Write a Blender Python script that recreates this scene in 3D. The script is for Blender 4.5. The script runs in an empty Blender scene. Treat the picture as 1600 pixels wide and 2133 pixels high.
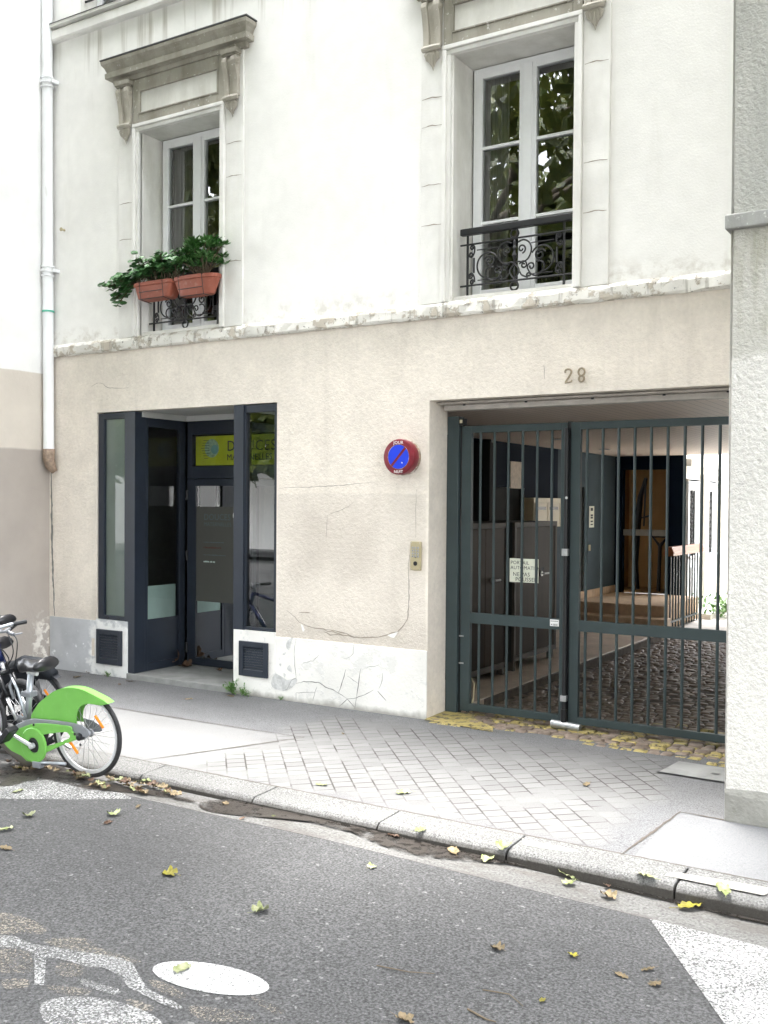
import bpy, bmesh, math, random
from mathutils import Vector, Matrix
from mathutils.geometry import tessellate_polygon
random.seed(7)
R = math.radians
S = bpy.context.scene
C = S.collection

# ------------------------------------------------------------------ camera, world, sun, exposure
CAMROWS = [[0.8503712,0.5261317,0.0073576],[0.0167661,-0.0131173,-0.9997734],[-0.525916,0.8503019,-0.0199757]]   # right / down / forward axes of the camera in world space
cam_data = bpy.data.cameras.new('camera')
cam = bpy.data.objects.new('camera', cam_data); C.objects.link(cam)
_r, _d, _f = [Vector(v) for v in CAMROWS]
cam.matrix_world = Matrix(((_r.x, -_d.x, -_f.x, 0.0), (_r.y, -_d.y, -_f.y, -7.8645), (_r.z, -_d.z, -_f.z, 1.95), (0, 0, 0, 1)))
cam_data.sensor_fit = 'HORIZONTAL'; cam_data.sensor_width = 36.0
cam_data.lens = 2093.65 / 1600 * 36.0
cam_data.shift_y = 21.5 / 1600
cam_data.clip_start = 0.05; cam_data.clip_end = 500
S.camera = cam

SUN = Vector((-0.10, 0.115, 0.985)).normalized()      # direction towards the sun
W = bpy.data.worlds.new('World'); S.world = W; W.use_nodes = True
nt = W.node_tree
sky = nt.nodes.new('ShaderNodeTexSky'); sky.sky_type = 'NISHITA'; sky.sun_disc = False
sky.sun_elevation = math.asin(SUN.z); sky.sun_rotation = math.atan2(SUN.x, SUN.y) % (2 * math.pi)
sky.air_density = 1.0; sky.dust_density = 3.0; sky.ozone_density = 1.0
bg = nt.nodes['Background']; bg.inputs['Strength'].default_value = 0.15
hs = nt.nodes.new('ShaderNodeHueSaturation'); hs.inputs['Saturation'].default_value = 0.22   # thin high overcast: a whitened sky
nt.links.new(sky.outputs[0], hs.inputs['Color']); nt.links.new(hs.outputs[0], bg.inputs['Color'])
sl = bpy.data.lights.new('sun', 'SUN'); sl.energy = 0.55; sl.angle = R(10); sl.color = (1.0, 0.975, 0.94)
so = bpy.data.objects.new('sun', sl); C.objects.link(so)
so.rotation_euler = (-SUN).to_track_quat('-Z', 'Y').to_euler(); so.location = (-8, -20, 30)
vs = S.view_settings; vs.view_transform = 'Standard'; vs.look = 'None'; vs.gamma = 1.0; vs.exposure = 4.2
S.cycles.max_bounces = 7; S.cycles.diffuse_bounces = 4; S.cycles.glossy_bounces = 4
S.cycles.transparent_max_bounces = 12; S.cycles.use_denoising = True
S.cycles.sample_clamp_indirect = 4.0; S.cycles.caustics_reflective = False; S.cycles.caustics_refractive = False

# ------------------------------------------------------------------ helpers: materials
def N(t, kind, x=0, y=0, **kw):
    n = t.nodes.new(kind); n.location = (x, y)
    for k, v in kw.items():
        if k in n.inputs.keys(): n.inputs[k].default_value = v
        else: setattr(n, k, v)
    return n
def col4(c): return (c[0], c[1], c[2], 1.0)
class Mat:
    """small wrapper that grows a Principled material node by node; all textures are anchored in metres"""
    def __init__(s, name, col=(.5,.5,.5), rough=.6, metal=0.0, spec=.4, coat=0.0):
        s.m = bpy.data.materials.new(name); s.m.use_nodes = True; s.t = s.m.node_tree
        s.b = s.t.nodes['Principled BSDF']; s.L = s.t.links.new
        s.b.inputs['Base Color'].default_value = col4(col); s.b.inputs['Roughness'].default_value = rough
        s.b.inputs['Metallic'].default_value = metal; s.b.inputs['Specular IOR Level'].default_value = spec
        s.b.inputs['Coat Weight'].default_value = coat
        g = N(s.t, 'ShaderNodeNewGeometry'); s.pos = g.outputs['Position']
        rgb = N(s.t, 'ShaderNodeRGB'); rgb.outputs[0].default_value = col4(col); s.c = rgb.outputs[0]; s.h = None; s.hn = None
    def noise(s, scale, detail=3, rough=.55, stretch=(1,1,1), seed=0.0):
        mp = N(s.t, 'ShaderNodeMapping'); mp.inputs['Scale'].default_value = stretch; mp.inputs['Location'].default_value = (seed, seed*1.7, seed*.6)
        s.L(s.pos, mp.inputs['Vector'])
        n = N(s.t, 'ShaderNodeTexNoise', Scale=scale, Detail=detail, Roughness=rough); s.L(mp.outputs[0], n.inputs['Vector'])
        return n.outputs['Fac']
    def ramp(s, v, a, b, lo=0.0, hi=1.0):
        n = N(s.t, 'ShaderNodeMapRange'); n.clamp = True
        n.inputs['From Min'].default_value = a; n.inputs['From Max'].default_value = b
        n.inputs['To Min'].default_value = lo; n.inputs['To Max'].default_value = hi
        s.L(v, n.inputs['Value']); return n.outputs[0]
    def math(s, op, a, b=None):
        n = N(s.t, 'ShaderNodeMath'); n.operation = op
        for i, v in enumerate((a, b)):
            if v is None: continue
            if isinstance(v, (int, float)): n.inputs[i].default_value = v
            else: s.L(v, n.inputs[i])
        return n.outputs[0]
    def xyz(s):
        n = N(s.t, 'ShaderNodeSeparateXYZ'); s.L(s.pos, n.inputs[0]); return n.outputs
    def mix(s, fac, col, mode='MIX'):
        n = N(s.t, 'ShaderNodeMix'); n.data_type = 'RGBA'; n.blend_type = mode
        if isinstance(fac, (int, float)): n.inputs[0].default_value = fac
        else: s.L(fac, n.inputs[0])
        s.L(s.c, n.inputs[6])
        if isinstance(col, tuple): n.inputs[7].default_value = col4(col)
        else: s.L(col, n.inputs[7])
        s.c = n.outputs[2]; return s
    def vary(s, scale, amt, **k):       # soft darker / lighter mottling of the surface colour itself
        f = s.ramp(s.noise(scale, **k), .3, .7, 1-amt, 1+amt)
        n = N(s.t, 'ShaderNodeVectorMath'); n.operation = 'SCALE'; s.L(s.c, n.inputs[0]); s.L(f, n.inputs['Scale']); s.c = n.outputs[0]; return s
    def mask(s, x0=None, x1=None, y0=None, y1=None, z0=None, z1=None, soft=.05, wob=.0, wscale=4):
        o = s.xyz(); out = None
        w = s.math('MULTIPLY', s.math('SUBTRACT', s.noise(wscale, seed=3.1), .5), wob) if wob else None
        for ch, a, b in ((0, x0, x1), (1, y0, y1), (2, z0, z1)):
            v = s.math('ADD', o[ch], w) if w is not None else o[ch]
            if a is not None:
                q = s.ramp(v, a-soft, a+soft); out = q if out is None else s.math('MULTIPLY', out, q)
            if b is not None:
                q = s.ramp(v, b-soft, b+soft, 1, 0); out = q if out is None else s.math('MULTIPLY', out, q)
        return out
    def bump(s, v, strength=.3, dist=.01):
        n = N(s.t, 'ShaderNodeBump'); n.inputs['Strength'].default_value = strength; n.inputs['Distance'].default_value = dist
        s.L(v, n.inputs['Height'])
        if s.hn is not None: s.L(s.hn, n.inputs['Normal'])
        s.hn = n.outputs[0]; return s
    def rough(s, v): s.L(v, s.b.inputs['Roughness']); return s
    def done(s):
        s.L(s.c, s.b.inputs['Base Color'])
        if s.hn is not None: s.L(s.hn, s.b.inputs['Normal'])
        return s.m
def simple(name, col, rough=.5, metal=0, var=.08, vs=8, bump=0, bs=150, spec=.4, coat=0):
    m = Mat(name, col, rough, metal, spec, coat)
    if var: m.vary(vs, var)
    if bump: m.bump(m.noise(bs, 3), bump, .004)
    return m.done()
def worn(name, col, thr, soft=.08, scale=60, rough=.75, big=3.0, amt=.35):
    """paint or stain lying on a surface, worn through in places"""
    m = Mat(name, col, rough); m.vary(25, .1)
    f = m.math('ADD', m.math('MULTIPLY', m.noise(scale, 4, .65), 1.0), m.math('MULTIPLY', m.math('SUBTRACT', m.noise(big, 3), .5), amt))
    a = m.ramp(f, thr-soft, thr+soft)
    m.bump(m.noise(170, 3), .5, .004)
    m.done(); t = m.t
    tr = N(t, 'ShaderNodeBsdfTransparent'); mx = N(t, 'ShaderNodeMixShader')
    m.L(a, mx.inputs[0]); m.L(tr.outputs[0], mx.inputs[1]); m.L(m.b.outputs[0], mx.inputs[2])
    m.L(mx.outputs[0], t.nodes['Material Output'].inputs['Surface']); return m.m
def glass(name, tint=(.85,.9,.88), boost=1.0, bump=.0):
    m = Mat(name); t = m.t
    tr = N(t, 'ShaderNodeBsdfTransparent'); tr.inputs[0].default_value = col4(tint)
    gl = N(t, 'ShaderNodeBsdfGlossy'); gl.inputs['Roughness'].default_value = 0.0
    if bump:
        m.bump(m.noise(1.6, 2), bump, .02); m.L(m.hn, gl.inputs['Normal'])
    fr = N(t, 'ShaderNodeFresnel'); fr.inputs['IOR'].default_value = 1.52
    f = m.math('MINIMUM', m.math('MULTIPLY', fr.outputs[0], 1.9 * boost), 1.0)
    mx = N(t, 'ShaderNodeMixShader'); m.L(f, mx.inputs[0]); m.L(tr.outputs[0], mx.inputs[1]); m.L(gl.outputs[0], mx.inputs[2])
    m.L(mx.outputs[0], t.nodes['Material Output'].inputs['Surface']); return m.m

# ------------------------------------------------------------------ helpers: meshes
class MB:
    def __init__(s): s.v = []; s.f = []; s.mi = []; s.cur = 0; s.sm = []; s.smooth = False
    def _add(s, vs, fs):
        o = len(s.v); s.v += [tuple(p) for p in vs]
        for f in fs: s.f.append([o+i for i in f]); s.mi.append(s.cur); s.sm.append(s.smooth)
        return s
    def box(s, x0, x1, y0, y1, z0, z1):
        return s._add([(x0,y0,z0),(x1,y0,z0),(x1,y1,z0),(x0,y1,z0),(x0,y0,z1),(x1,y0,z1),(x1,y1,z1),(x0,y1,z1)],
                      [(0,3,2,1),(4,5,6,7),(0,1,5,4),(1,2,6,5),(2,3,7,6),(3,0,4,7)])
    def poly(s, pts, flip=False):
        pts = [tuple(p) for p in pts]
        tri = tessellate_polygon([[Vector(p) for p in pts]])
        return s._add(pts, [tuple(reversed(t)) if flip else tuple(t) for t in tri])
    def quad(s, a, b, c, d): return s._add([a,b,c,d], [(0,1,2,3)])
    def prism(s, pts, fn, a, b, holes=()):
        """pts: 2-D outline, fn(u,v,w)->xyz, extruded from w=a to w=b"""
        loops = [list(pts)] + [list(h) for h in holes]
        flat = [p for l in loops for p in l]; n = len(flat)
        tri = tessellate_polygon([[Vector((p[0], p[1], 0)) for p in l] for l in loops])
        vs = [fn(p[0], p[1], a) for p in flat] + [fn(p[0], p[1], b) for p in flat]
        fs = [tuple(t) for t in tri] + [tuple(n+i for i in reversed(t)) for t in tri]
        o = 0
        for l in loops:
            k = len(l)
            for i in range(k): j = (i+1) % k; fs.append((o+i, o+j, n+o+j, n+o+i))
            o += k
        return s._add(vs, fs)
    def tube(s, pts, r, n=8, closed=False, cap=True):
        P = [Vector(p) for p in pts]; m = len(P); vs = []; fs = []
        if not isinstance(r, (list, tuple)): r = [r]*m
        nrm = None
        for i in range(m):
            if closed: t = P[(i+1) % m] - P[i-1]
            else: t = P[min(i+1, m-1)] - P[max(i-1, 0)]
            t = t.normalized() if t.length > 1e-9 else Vector((0,0,1))
            if nrm is None:
                nrm = t.orthogonal().normalized()
            else:
                nrm = (nrm - t*nrm.dot(t)); nrm = nrm.normalized() if nrm.length > 1e-6 else t.orthogonal().normalized()
            bn = t.cross(nrm)
            for k in range(n):
                a = 2*math.pi*k/n; vs.append(P[i] + (nrm*math.cos(a) + bn*math.sin(a))*r[i])
        for i in range(m if closed else m-1):
            j = (i+1) % m
            for k in range(n): fs.append((i*n+k, i*n+(k+1) % n, j*n+(k+1) % n, j*n+k))
        if cap and not closed: fs.append(tuple(range(n-1, -1, -1))); fs.append(tuple((m-1)*n+k for k in range(n)))
        return s._add(vs, fs)
    def lathe(s, prof, fn, n=24, cap=True):
        """prof: (radius, w) pairs; fn(u,v,w)->xyz"""
        vs = []; fs = []; m = len(prof)
        for r, w in prof:
            for k in range(n): a = 2*math.pi*k/n; vs.append(fn(r*math.cos(a), r*math.sin(a), w))
        for i in range(m-1):
            for k in range(n): fs.append((i*n+k, i*n+(k+1) % n, (i+1)*n+(k+1) % n, (i+1)*n+k))
        if cap: fs.append(tuple(range(n-1,-1,-1))); fs.append(tuple((m-1)*n+k for k in range(n)))
        return s._add(vs, fs)
    def ribbon(s, pts, w, fn):
        """thin flat strip along 2-D pts, tapering at both ends"""
        P = [Vector((p[0], p[1])) for p in pts]; Q = []
        for i in range(len(P)-1):                      # ragged subdivision
            k = max(1, int((P[i+1]-P[i]).length/.03))
            for j in range(k):
                q = P[i].lerp(P[i+1], j/k)
                if i or j: q += Vector((random.uniform(-1,1), random.uniform(-1,1)))*.0035
                Q.append(q)
        Q.append(P[-1]); m = len(Q); vs = []
        for i, q in enumerate(Q):
            t = (Q[min(i+1,m-1)]-Q[max(i-1,0)]); t = t.normalized() if t.length > 1e-9 else Vector((1,0)); n = Vector((-t.y, t.x))
            ww = w*(.35+.65*math.sin(math.pi*(i+.3)/(m-.4)))*random.uniform(.55,1.25)
            vs += [fn(*(q+n*ww/2)), fn(*(q-n*ww/2))]
        return s._add(vs, [(2*i, 2*i+1, 2*i+3, 2*i+2) for i in range(m-1)])
    def build(s, name, mats, parent=None, bevel=0, seg=2, loc=None):
        me = bpy.data.meshes.new(name); me.from_pydata([tuple(p) for p in s.v], [], s.f)
        if not isinstance(mats, (list, tuple)): mats = [mats]
        for m in mats: me.materials.append(m)
        me.polygons.foreach_set('material_index', s.mi)
        me.polygons.foreach_set('use_smooth', s.sm)
        bm = bmesh.new(); bm.from_mesh(me)
        if len(bm.faces) < 60000: bmesh.ops.recalc_face_normals(bm, faces=bm.faces)
        bm.to_mesh(me); bm.free(); me.update()
        o = bpy.data.objects.new(name, me); C.objects.link(o)
        if loc: o.location = loc
        if parent is not None: o.parent = parent
        if bevel:
            b = o.modifiers.new('bevel', 'BEVEL'); b.width = bevel; b.segments = seg; b.limit_method = 'ANGLE'; b.angle_limit = R(40)
            b.harden_normals = False
        return o
def tag(o, label=None, cat=None, group=None, kind=None):
    if label: o['label'] = label
    if cat: o['category'] = cat
    if group: o['group'] = group
    if kind: o['kind'] = kind
    return o
def thing(name, label, cat, loc=(0,0,0), group=None):
    o = bpy.data.objects.new(name, None); C.objects.link(o); o.location = loc; o.empty_display_size = .2
    return tag(o, label, cat, group)
def struct(o): o['kind'] = 'structure'; return o
def kids(o): return [c for c in bpy.data.objects if c.parent == o]
def copy_tree(o, parent=None):
    c = o.copy(); C.objects.link(c)
    if parent is not None: c.parent = parent
    for k in kids(o): copy_tree(k, c)
    return c
def text(name, body, size, mat, parent, loc, rot=(R(90),0,0), ext=.002, space=1.0, align='LEFT'):
    cu = bpy.data.curves.new(name, 'FONT'); cu.body = body; cu.size = size; cu.extrude = ext; cu.space_character = space
    cu.align_x = align; cu.resolution_u = 3; cu.materials.append(mat)
    tmp = bpy.data.objects.new(name, cu); me = bpy.data.meshes.new_from_object(tmp); bpy.data.objects.remove(tmp)
    if not me.materials: me.materials.append(mat)
    o = bpy.data.objects.new(name, me); C.objects.link(o); o.location = loc; o.rotation_euler = rot
    if parent is not None: o.parent = parent
    return o
XZ = lambda y: (lambda u, v, w=0: (u, y + w, v))        # facade coordinates
XYZ = lambda u, v, w: (u, w, v)                          # u->x, v->z, w->y
YZX = lambda u, v, w: (w, u, v)                          # u->y, v->z, w->x
XYz = lambda u, v, w: (u, v, w)

# ------------------------------------------------------------------ materials
m_upper = Mat('white_render', (.85,.84,.81), .85)
m_upper.vary(.9, .05).vary(7, .03)
m_upper.mix(m_upper.math('MULTIPLY', m_upper.ramp(m_upper.noise(3.0, 4, .6, (1,1,.18)), .58, .75), .22), (.52,.5,.45))
m_upper.mix(m_upper.math('MULTIPLY', m_upper.mask(z0=6.78, z1=7.16, soft=.16), m_upper.math('MULTIPLY', m_upper.ramp(m_upper.noise(9, 4, .6, (1,1,.05), 6), .50, .66), .75)), (.42,.39,.33))
m_upper.mix(m_upper.math('MULTIPLY', m_upper.mask(z0=3.7, z1=3.86, soft=.07, wob=.1), m_upper.math('MULTIPLY', m_upper.ramp(m_upper.noise(11, 4, .6, seed=15), .48, .66), .5)), (.50,.46,.40))
m_upper.bump(m_upper.noise(55, 3), .18, .01); m_upper = m_upper.done()
def beige(name, patched=True):
    m = Mat(name, (.79,.725,.645), .9); m.vary(.7, .06).vary(5, .05).vary(26, .05)
    if patched:
        m.mix(m.math('MULTIPLY', m.mask(x0=-6.1, x1=-4.42, z0=.55, z1=2.03, soft=.01, wob=.03), .30), (.50,.45,.40))
        m.mix(m.math('MULTIPLY', m.mask(x0=-5.85, x1=-4.95, z0=1.25, z1=1.85, soft=.09, wob=.5, wscale=3), .32), (.46,.41,.36))
        m.mix(m.math('MULTIPLY', m.mask(z0=.5, z1=.80, soft=.12, wob=.35), .32), (.40,.355,.31))
    m.mix(m.math('MULTIPLY', m.ramp(m.noise(2.2, 5, .65), .52, .72), .22), (.45,.40,.345))
    m.mix(m.math('MULTIPLY', m.ramp(m.noise(3.5, 4, .6, (1,1,.15), 5.0), .56, .72), .25), (.44,.40,.34))
    m.mix(m.math('MULTIPLY', m.ramp(m.noise(40, 3, .6, seed=2.0), .66, .74), .35), (.36,.32,.27))
    m.mix(m.math('MULTIPLY', m.ramp(m.noise(1.6, 5, .7, (1,1,.08), 11.0), .56, .70), .22), (.40,.35,.29))
    m.bump(m.noise(24, 5, .7), .75, .02).bump(m.noise(95, 3), .45, .008); return m.done()
m_beige = beige('beige_render'); m_reveal = beige('reveal_render', False)
m_plinth = Mat('plinth_paint', (.75,.735,.70), .75); m_plinth.vary(1.5, .08)
_f = m_plinth.ramp(m_plinth.noise(3.3, 6, .7), .56, .60)
m_plinth.mix(m_plinth.math('MULTIPLY', _f, .35), (.56,.56,.55))
_e = m_plinth.math('MULTIPLY', m_plinth.ramp(m_plinth.noise(14, 5, .7, seed=9), .6, .66), .5); m_plinth.mix(_e, (.52,.53,.54))
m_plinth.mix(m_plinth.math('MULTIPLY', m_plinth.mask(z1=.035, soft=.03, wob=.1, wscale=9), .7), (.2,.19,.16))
m_plinth.bump(_f, .3, .004).bump(m_plinth.noise(40, 4), .25, .008); m_plinth = m_plinth.done()
m_plinthg = Mat('plinth_grey', (.44,.45,.47), .8); m_plinthg.vary(3, .14)
m_plinthg.mix(m_plinthg.ramp(m_plinthg.noise(8, 5, .7), .63, .67), (.74,.75,.76))
m_plinthg.mix(m_plinthg.math('MULTIPLY', m_plinthg.mask(x0=-8.72, z0=.0, z1=.57, soft=.05, wob=.45, wscale=14), .9), (.78,.78,.77))
m_plinthg.bump(m_plinthg.noise(30, 4), .3, .008); m_plinthg = m_plinthg.done()
m_crack = simple('crack_dark', (.07,.06,.05), .9); m_crackp = simple('crack_grey', (.20,.20,.19), .9)
m_crackf = simple('crack_fine', (.33,.29,.24), .9)
m_flake = simple('flaked_plaster', (.82,.81,.78), .9)
m_pgrey = simple('bare_cement', (.55,.55,.54), .85, var=.2, vs=30)
def stone(name, col, dirt, amt):
    m = Mat(name, col, .8); m.vary(3, .08)
    m.mix(m.math('MULTIPLY', m.ramp(m.noise(4.5, 5, .65, (1,1,.35)), .42, .68), amt), dirt)
    m.mix(m.math('MULTIPLY', m.ramp(m.noise(22, 4, .7, seed=4), .62, .68), .6), (.75,.74,.70))
    m.bump(m.noise(60, 4), .25, .006); return m.done()
m_stone = stone('weathered_stone', (.36,.34,.29), (.20,.185,.145), .8)
m_stonel = stone('highlit_console_stone', (.46,.43,.37), (.24,.22,.18), .6)  # lighter copy of the weathered stone; console highlights are put into its colour
m_trim = stone('painted_stone', (.74,.73,.69), (.46,.44,.38), .4)
m_trimw = stone('pale_stone', (.79,.78,.75), (.56,.54,.49), .28)
m_course = Mat('course_paint', (.76,.74,.69), .8); m_course.vary(3, .1)
_c = m_course.ramp(m_course.noise(7, 6, .7), .52, .555); m_course.mix(m_course.math('MULTIPLY', _c, .75), (.46,.40,.32))
m_course.mix(m_course.math('MULTIPLY', m_course.ramp(m_course.noise(14, 4, .6, (1,1,.1), 3), .58, .66), .6), (.30,.28,.24))
m_course.mix(m_course.math('MULTIPLY', m_course.ramp(m_course.noise(30, 3, .6, seed=7), .66, .7), .8), (.12,.11,.1))
m_course.bump(_c, .8, .012).bump(m_course.noise(25, 4), .4, .012); m_course = m_course.done()
m_zinc = simple('zinc_flashing', (.10,.10,.10), .5, .5)
m_pvc = simple('white_window_frame', (.80,.81,.82), .35, var=.03)
m_glass = glass('window_glass', (.80,.86,.84), 1.9, .10)
m_glassdoor = glass('door_glass', (.74,.80,.78), .55)
m_glass2 = glass('shop_glass', (.80,.86,.84), .55); m_glass3 = glass('street_glass', (.68,.74,.72), 2.0)
m_curtain = Mat('net_curtain', (.36,.33,.33), .9); m_curtain.vary(18, .35, stretch=(1,1,.02)); m_curtain = m_curtain.done()
m_dark = simple('dark_room', (.03,.032,.032), .9)
m_roomw = simple('room_wall', (.16,.16,.15), .9)
m_iron = simple('black_iron', (.012,.012,.014), .45, var=.2, vs=30, spec=.5)
m_anth = Mat('anthracite_frame', (.020,.026,.038), .32); m_anth.vary(3, .12).bump(m_anth.noise(300, 2), .04, .002); m_anth = m_anth.done()
m_frost = simple('frosted_film', (.62,.66,.63), .6, var=.06, vs=2)
m_frostd = simple('frosted_door_film', (.085,.085,.078), .45, var=.06, vs=2)
m_frostg = simple('frosted_green_film', (.56,.68,.63), .5, var=.1, vs=3)
m_banner = Mat('yellow_banner', (.55,.60,.03), .5); m_banner.vary(5, .14); m_banner = m_banner.done()
m_ink = simple('dark_ink', (.03,.035,.04), .6); m_pale = simple('pale_print', (.10,.14,.145), .6); m_redp = simple('red_print', (.10,.045,.035), .6)
m_logo = simple('logo_disc', (.36,.52,.34), .6, var=.25, vs=30); m_logob = simple('logo_blue', (.20,.42,.40), .6)
m_dkt = simple('dark_tube', (.05,.055,.065), .4, .3); m_whitep = simple('white_print', (.8,.8,.8), .5)
m_gate = Mat('gate_paint', (.038,.056,.060), .42); m_gate.vary(4, .12).bump(m_gate.noise(120, 3), .06, .003); m_gate = m_gate.done()
m_black = simple('black_metal', (.010,.011,.013), .4)
m_steel = simple('galvanised', (.48,.49,.50), .38, .8, .15, 20)
m_brass = simple('pale_brass', (.44,.38,.24), .42, .2, .1, 15)
m_red = Mat('faded_red_paint', (.17,.012,.022), .38); m_red.vary(12, .25); m_red = m_red.done()
m_blue = simple('sign_blue', (.010,.045,.62), .38, var=.06)
m_rust = Mat('rusty_band', (.30,.22,.16), .6, .4); m_rust.vary(20, .4).mix(m_rust.ramp(m_rust.noise(16, 4), .5, .6), (.62,.58,.52)); m_rust = m_rust.done()
m_numb = simple('number_bronze', (.27,.22,.15), .4)
m_pipe = Mat('pipe_paint', (.82,.83,.84), .45); m_pipe.vary(4, .05); m_pipe.mix(m_pipe.math('MULTIPLY', m_pipe.ramp(m_pipe.noise(14, 4, .6, (1,1,.2)), .62, .7), .3), (.5,.48,.45)); m_pipe = m_pipe.done()
m_pipedirt = simple('pipe_rust', (.27,.20,.15), .7, 0, .3, 25)
m_green = simple('green_band', (.10,.45,.33), .5)
m_terra = Mat('terracotta_plastic', (.32,.095,.060), .55); m_terra.vary(8, .15); m_terra.mix(m_terra.math('MULTIPLY', m_terra.ramp(m_terra.noise(20, 4), .58, .7), .25), (.5,.32,.26)); m_terra = m_terra.done()
def leafmat(name, a, b, rough=.4):
    m = Mat(name, a, rough, spec=.5)
    m.mix(m.ramp(m.noise(13, 3, .6), .4, .65), b); m.bump(m.noise(90, 2), .2, .004)
    m.b.inputs['Subsurface Weight'].default_value = 0.0
    return m.done()
m_leafA = leafmat('geranium_leaf', (.045,.13,.042), (.08,.19,.06)); m_leafB = leafmat('shrub_leaf', (.045,.13,.035), (.09,.21,.06), .3)
m_tree = leafmat('tree_leaf', (.05,.10,.02), (.17,.17,.035))
_t = m_tree.node_tree; _tl = _t.nodes.new('ShaderNodeBsdfTranslucent'); _tl.inputs[0].default_value = (.13,.15,.03,1); _mx = _t.nodes.new('ShaderNodeMixShader'); _mx.inputs[0].default_value = .2
_t.links.new(_t.nodes['Principled BSDF'].outputs[0], _mx.inputs[1]); _t.links.new(_tl.outputs[0], _mx.inputs[2]); _t.links.new(_mx.outputs[0], _t.nodes['Material Output'].inputs['Surface'])
m_stem0 = None; m_bark = simple('tree_bark', (.13,.11,.085), .9, 0, .4, 6, .6, 30)
m_stem = simple('plant_stem', (.11,.085,.055), .8)
m_weed = leafmat('weed_leaf', (.07,.17,.03), (.12,.22,.06))
def dryleaf(name, a, b):
    m = Mat(name, a, .6, spec=.3); oi = N(m.t, 'ShaderNodeObjectInfo')
    m.mix(m.ramp(m.noise(24, 4, .6), .42, .62), b)
    f = m.ramp(oi.outputs['Random'], 0, 1, .7, 1.3); n = N(m.t, 'ShaderNodeVectorMath'); n.operation = 'SCALE'
    m.L(m.c, n.inputs[0]); m.L(f, n.inputs['Scale']); m.c = n.outputs[0]; m.bump(m.noise(70, 3), .4, .004); return m.done()
m_ly = dryleaf('yellow_leaf', (.28,.25,.025), (.17,.15,.03)); m_lg = dryleaf('pale_green_leaf', (.16,.19,.07), (.30,.30,.19))
m_lb = dryleaf('brown_leaf', (.075,.04,.024), (.13,.08,.05)); m_lp = dryleaf('buff_leaf', (.20,.15,.085), (.11,.085,.045))
# ground
def asphalt(name, lo, hi, scale, bump):
    m = Mat(name, lo, .88, spec=.25)
    v = N(m.t, 'ShaderNodeTexVoronoi', Scale=scale); m.L(m.pos, v.inputs['Vector'])
    g = m.noise(scale*.9, 2, .7)
    m.mix(m.ramp(g, .34, .68), hi)
    m.mix(m.math('MULTIPLY', m.ramp(v.outputs['Distance'], .55, .85), .55), (lo[0]*.35, lo[1]*.35, lo[2]*.35))
    m.vary(.8, .10).vary(4, .05)
    m.bump(v.outputs['Distance'], -bump, .010).bump(m.noise(scale*1.4, 2), bump*.7, .006); return m
_m = asphalt('road_asphalt', (.036,.036,.0365), (.122,.122,.1225), 82, 1.0)
_m.mix(_m.math('MULTIPLY', _m.mask(x1=-3.6, y0=-4.1, soft=.5, wob=.9, wscale=1.1), .4), (.045,.045,.045))  # darker left stretch: canopy shade painted into the road colour
_m.mix(_m.math('MULTIPLY', _m.ramp(_m.noise(1.3, 4, .6, (1,1,1), 4), .55, .7), .25), (.05,.05,.05))
_m.mix(_m.math('MULTIPLY', _m.ramp(_m.noise(1.0, 4, .6, (.18,1.3,1), 12), .42, .66), .30), (.05,.05,.05))
_m.mix(_m.math('MULTIPLY', _m.ramp(_m.noise(30, 2, .5, seed=21), .68, .72), .5), (.26,.26,.255))
m_road = _m.done()
_m = asphalt('pavement_asphalt', (.095,.096,.099), (.160,.160,.163), 120, .35)
_m.mix(_m.math('MULTIPLY', _m.mask(y0=-2.4, y1=-1.12, x1=-4.6, soft=.02, wob=.05), .65), (.185,.185,.182))  # paler band along the footway: sunlight painted into the asphalt colour
# paver pattern stamped in the middle of the footway: courses along one slanted direction
mp = N(_m.t, 'ShaderNodeMapping'); mp.vector_type = 'POINT'; mp.inputs['Rotation'].default_value = (0,0,R(48)); _m.L(_m.pos, mp.inputs['Vector'])
bk = N(_m.t, 'ShaderNodeTexBrick'); bk.offset = .42; bk.inputs['Scale'].default_value = 1.0
bk.inputs['Brick Width'].default_value = .115; bk.inputs['Row Height'].default_value = .145; bk.inputs['Mortar Size'].default_value = .007; bk.inputs['Mortar Smooth'].default_value = .3
bk.inputs['Color1'].default_value = (1,1,1,1); bk.inputs['Color2'].default_value = (.62,.62,.63,1); bk.inputs['Mortar'].default_value = (.8,.8,.8,1)
_m.L(mp.outputs[0], bk.inputs['Vector'])
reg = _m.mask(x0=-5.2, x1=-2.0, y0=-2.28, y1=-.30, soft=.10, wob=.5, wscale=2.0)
wear = _m.ramp(_m.noise(3.2, 3, .6, seed=6), .36, .58)
jt = _m.math('MULTIPLY', _m.math('MULTIPLY', bk.outputs['Fac'], reg), wear)
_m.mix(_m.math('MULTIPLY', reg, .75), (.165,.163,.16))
_m.mix(_m.math('MULTIPLY', reg, .45), bk.outputs['Color'], 'MULTIPLY')
_m.mix(_m.math('MULTIPLY', jt, .92), (.035,.033,.03))
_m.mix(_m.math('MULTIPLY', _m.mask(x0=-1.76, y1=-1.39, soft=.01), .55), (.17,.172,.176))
_m.bump(jt, -.6, .01)
m_pave = _m.done()
m_kerb = asphalt('kerb_granite', (.085,.085,.083), (.215,.213,.208), 110, .35)
m_kerb.mix(m_kerb.math('MULTIPLY', m_kerb.mask(z1=-.075, soft=.018, wob=.03, wscale=14), .9), (.045,.04,.034)); m_kerb = m_kerb.done()
m_gutter = asphalt('gutter_concrete', (.095,.093,.089), (.160,.157,.152), 70, .3); m_gutter.mix(m_gutter.math('MULTIPLY', m_gutter.ramp(m_gutter.noise(3, 5, .65, (1,2.5,1)), .48, .62), .55), (.075,.068,.06)); m_gutter = m_gutter.done()
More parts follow.
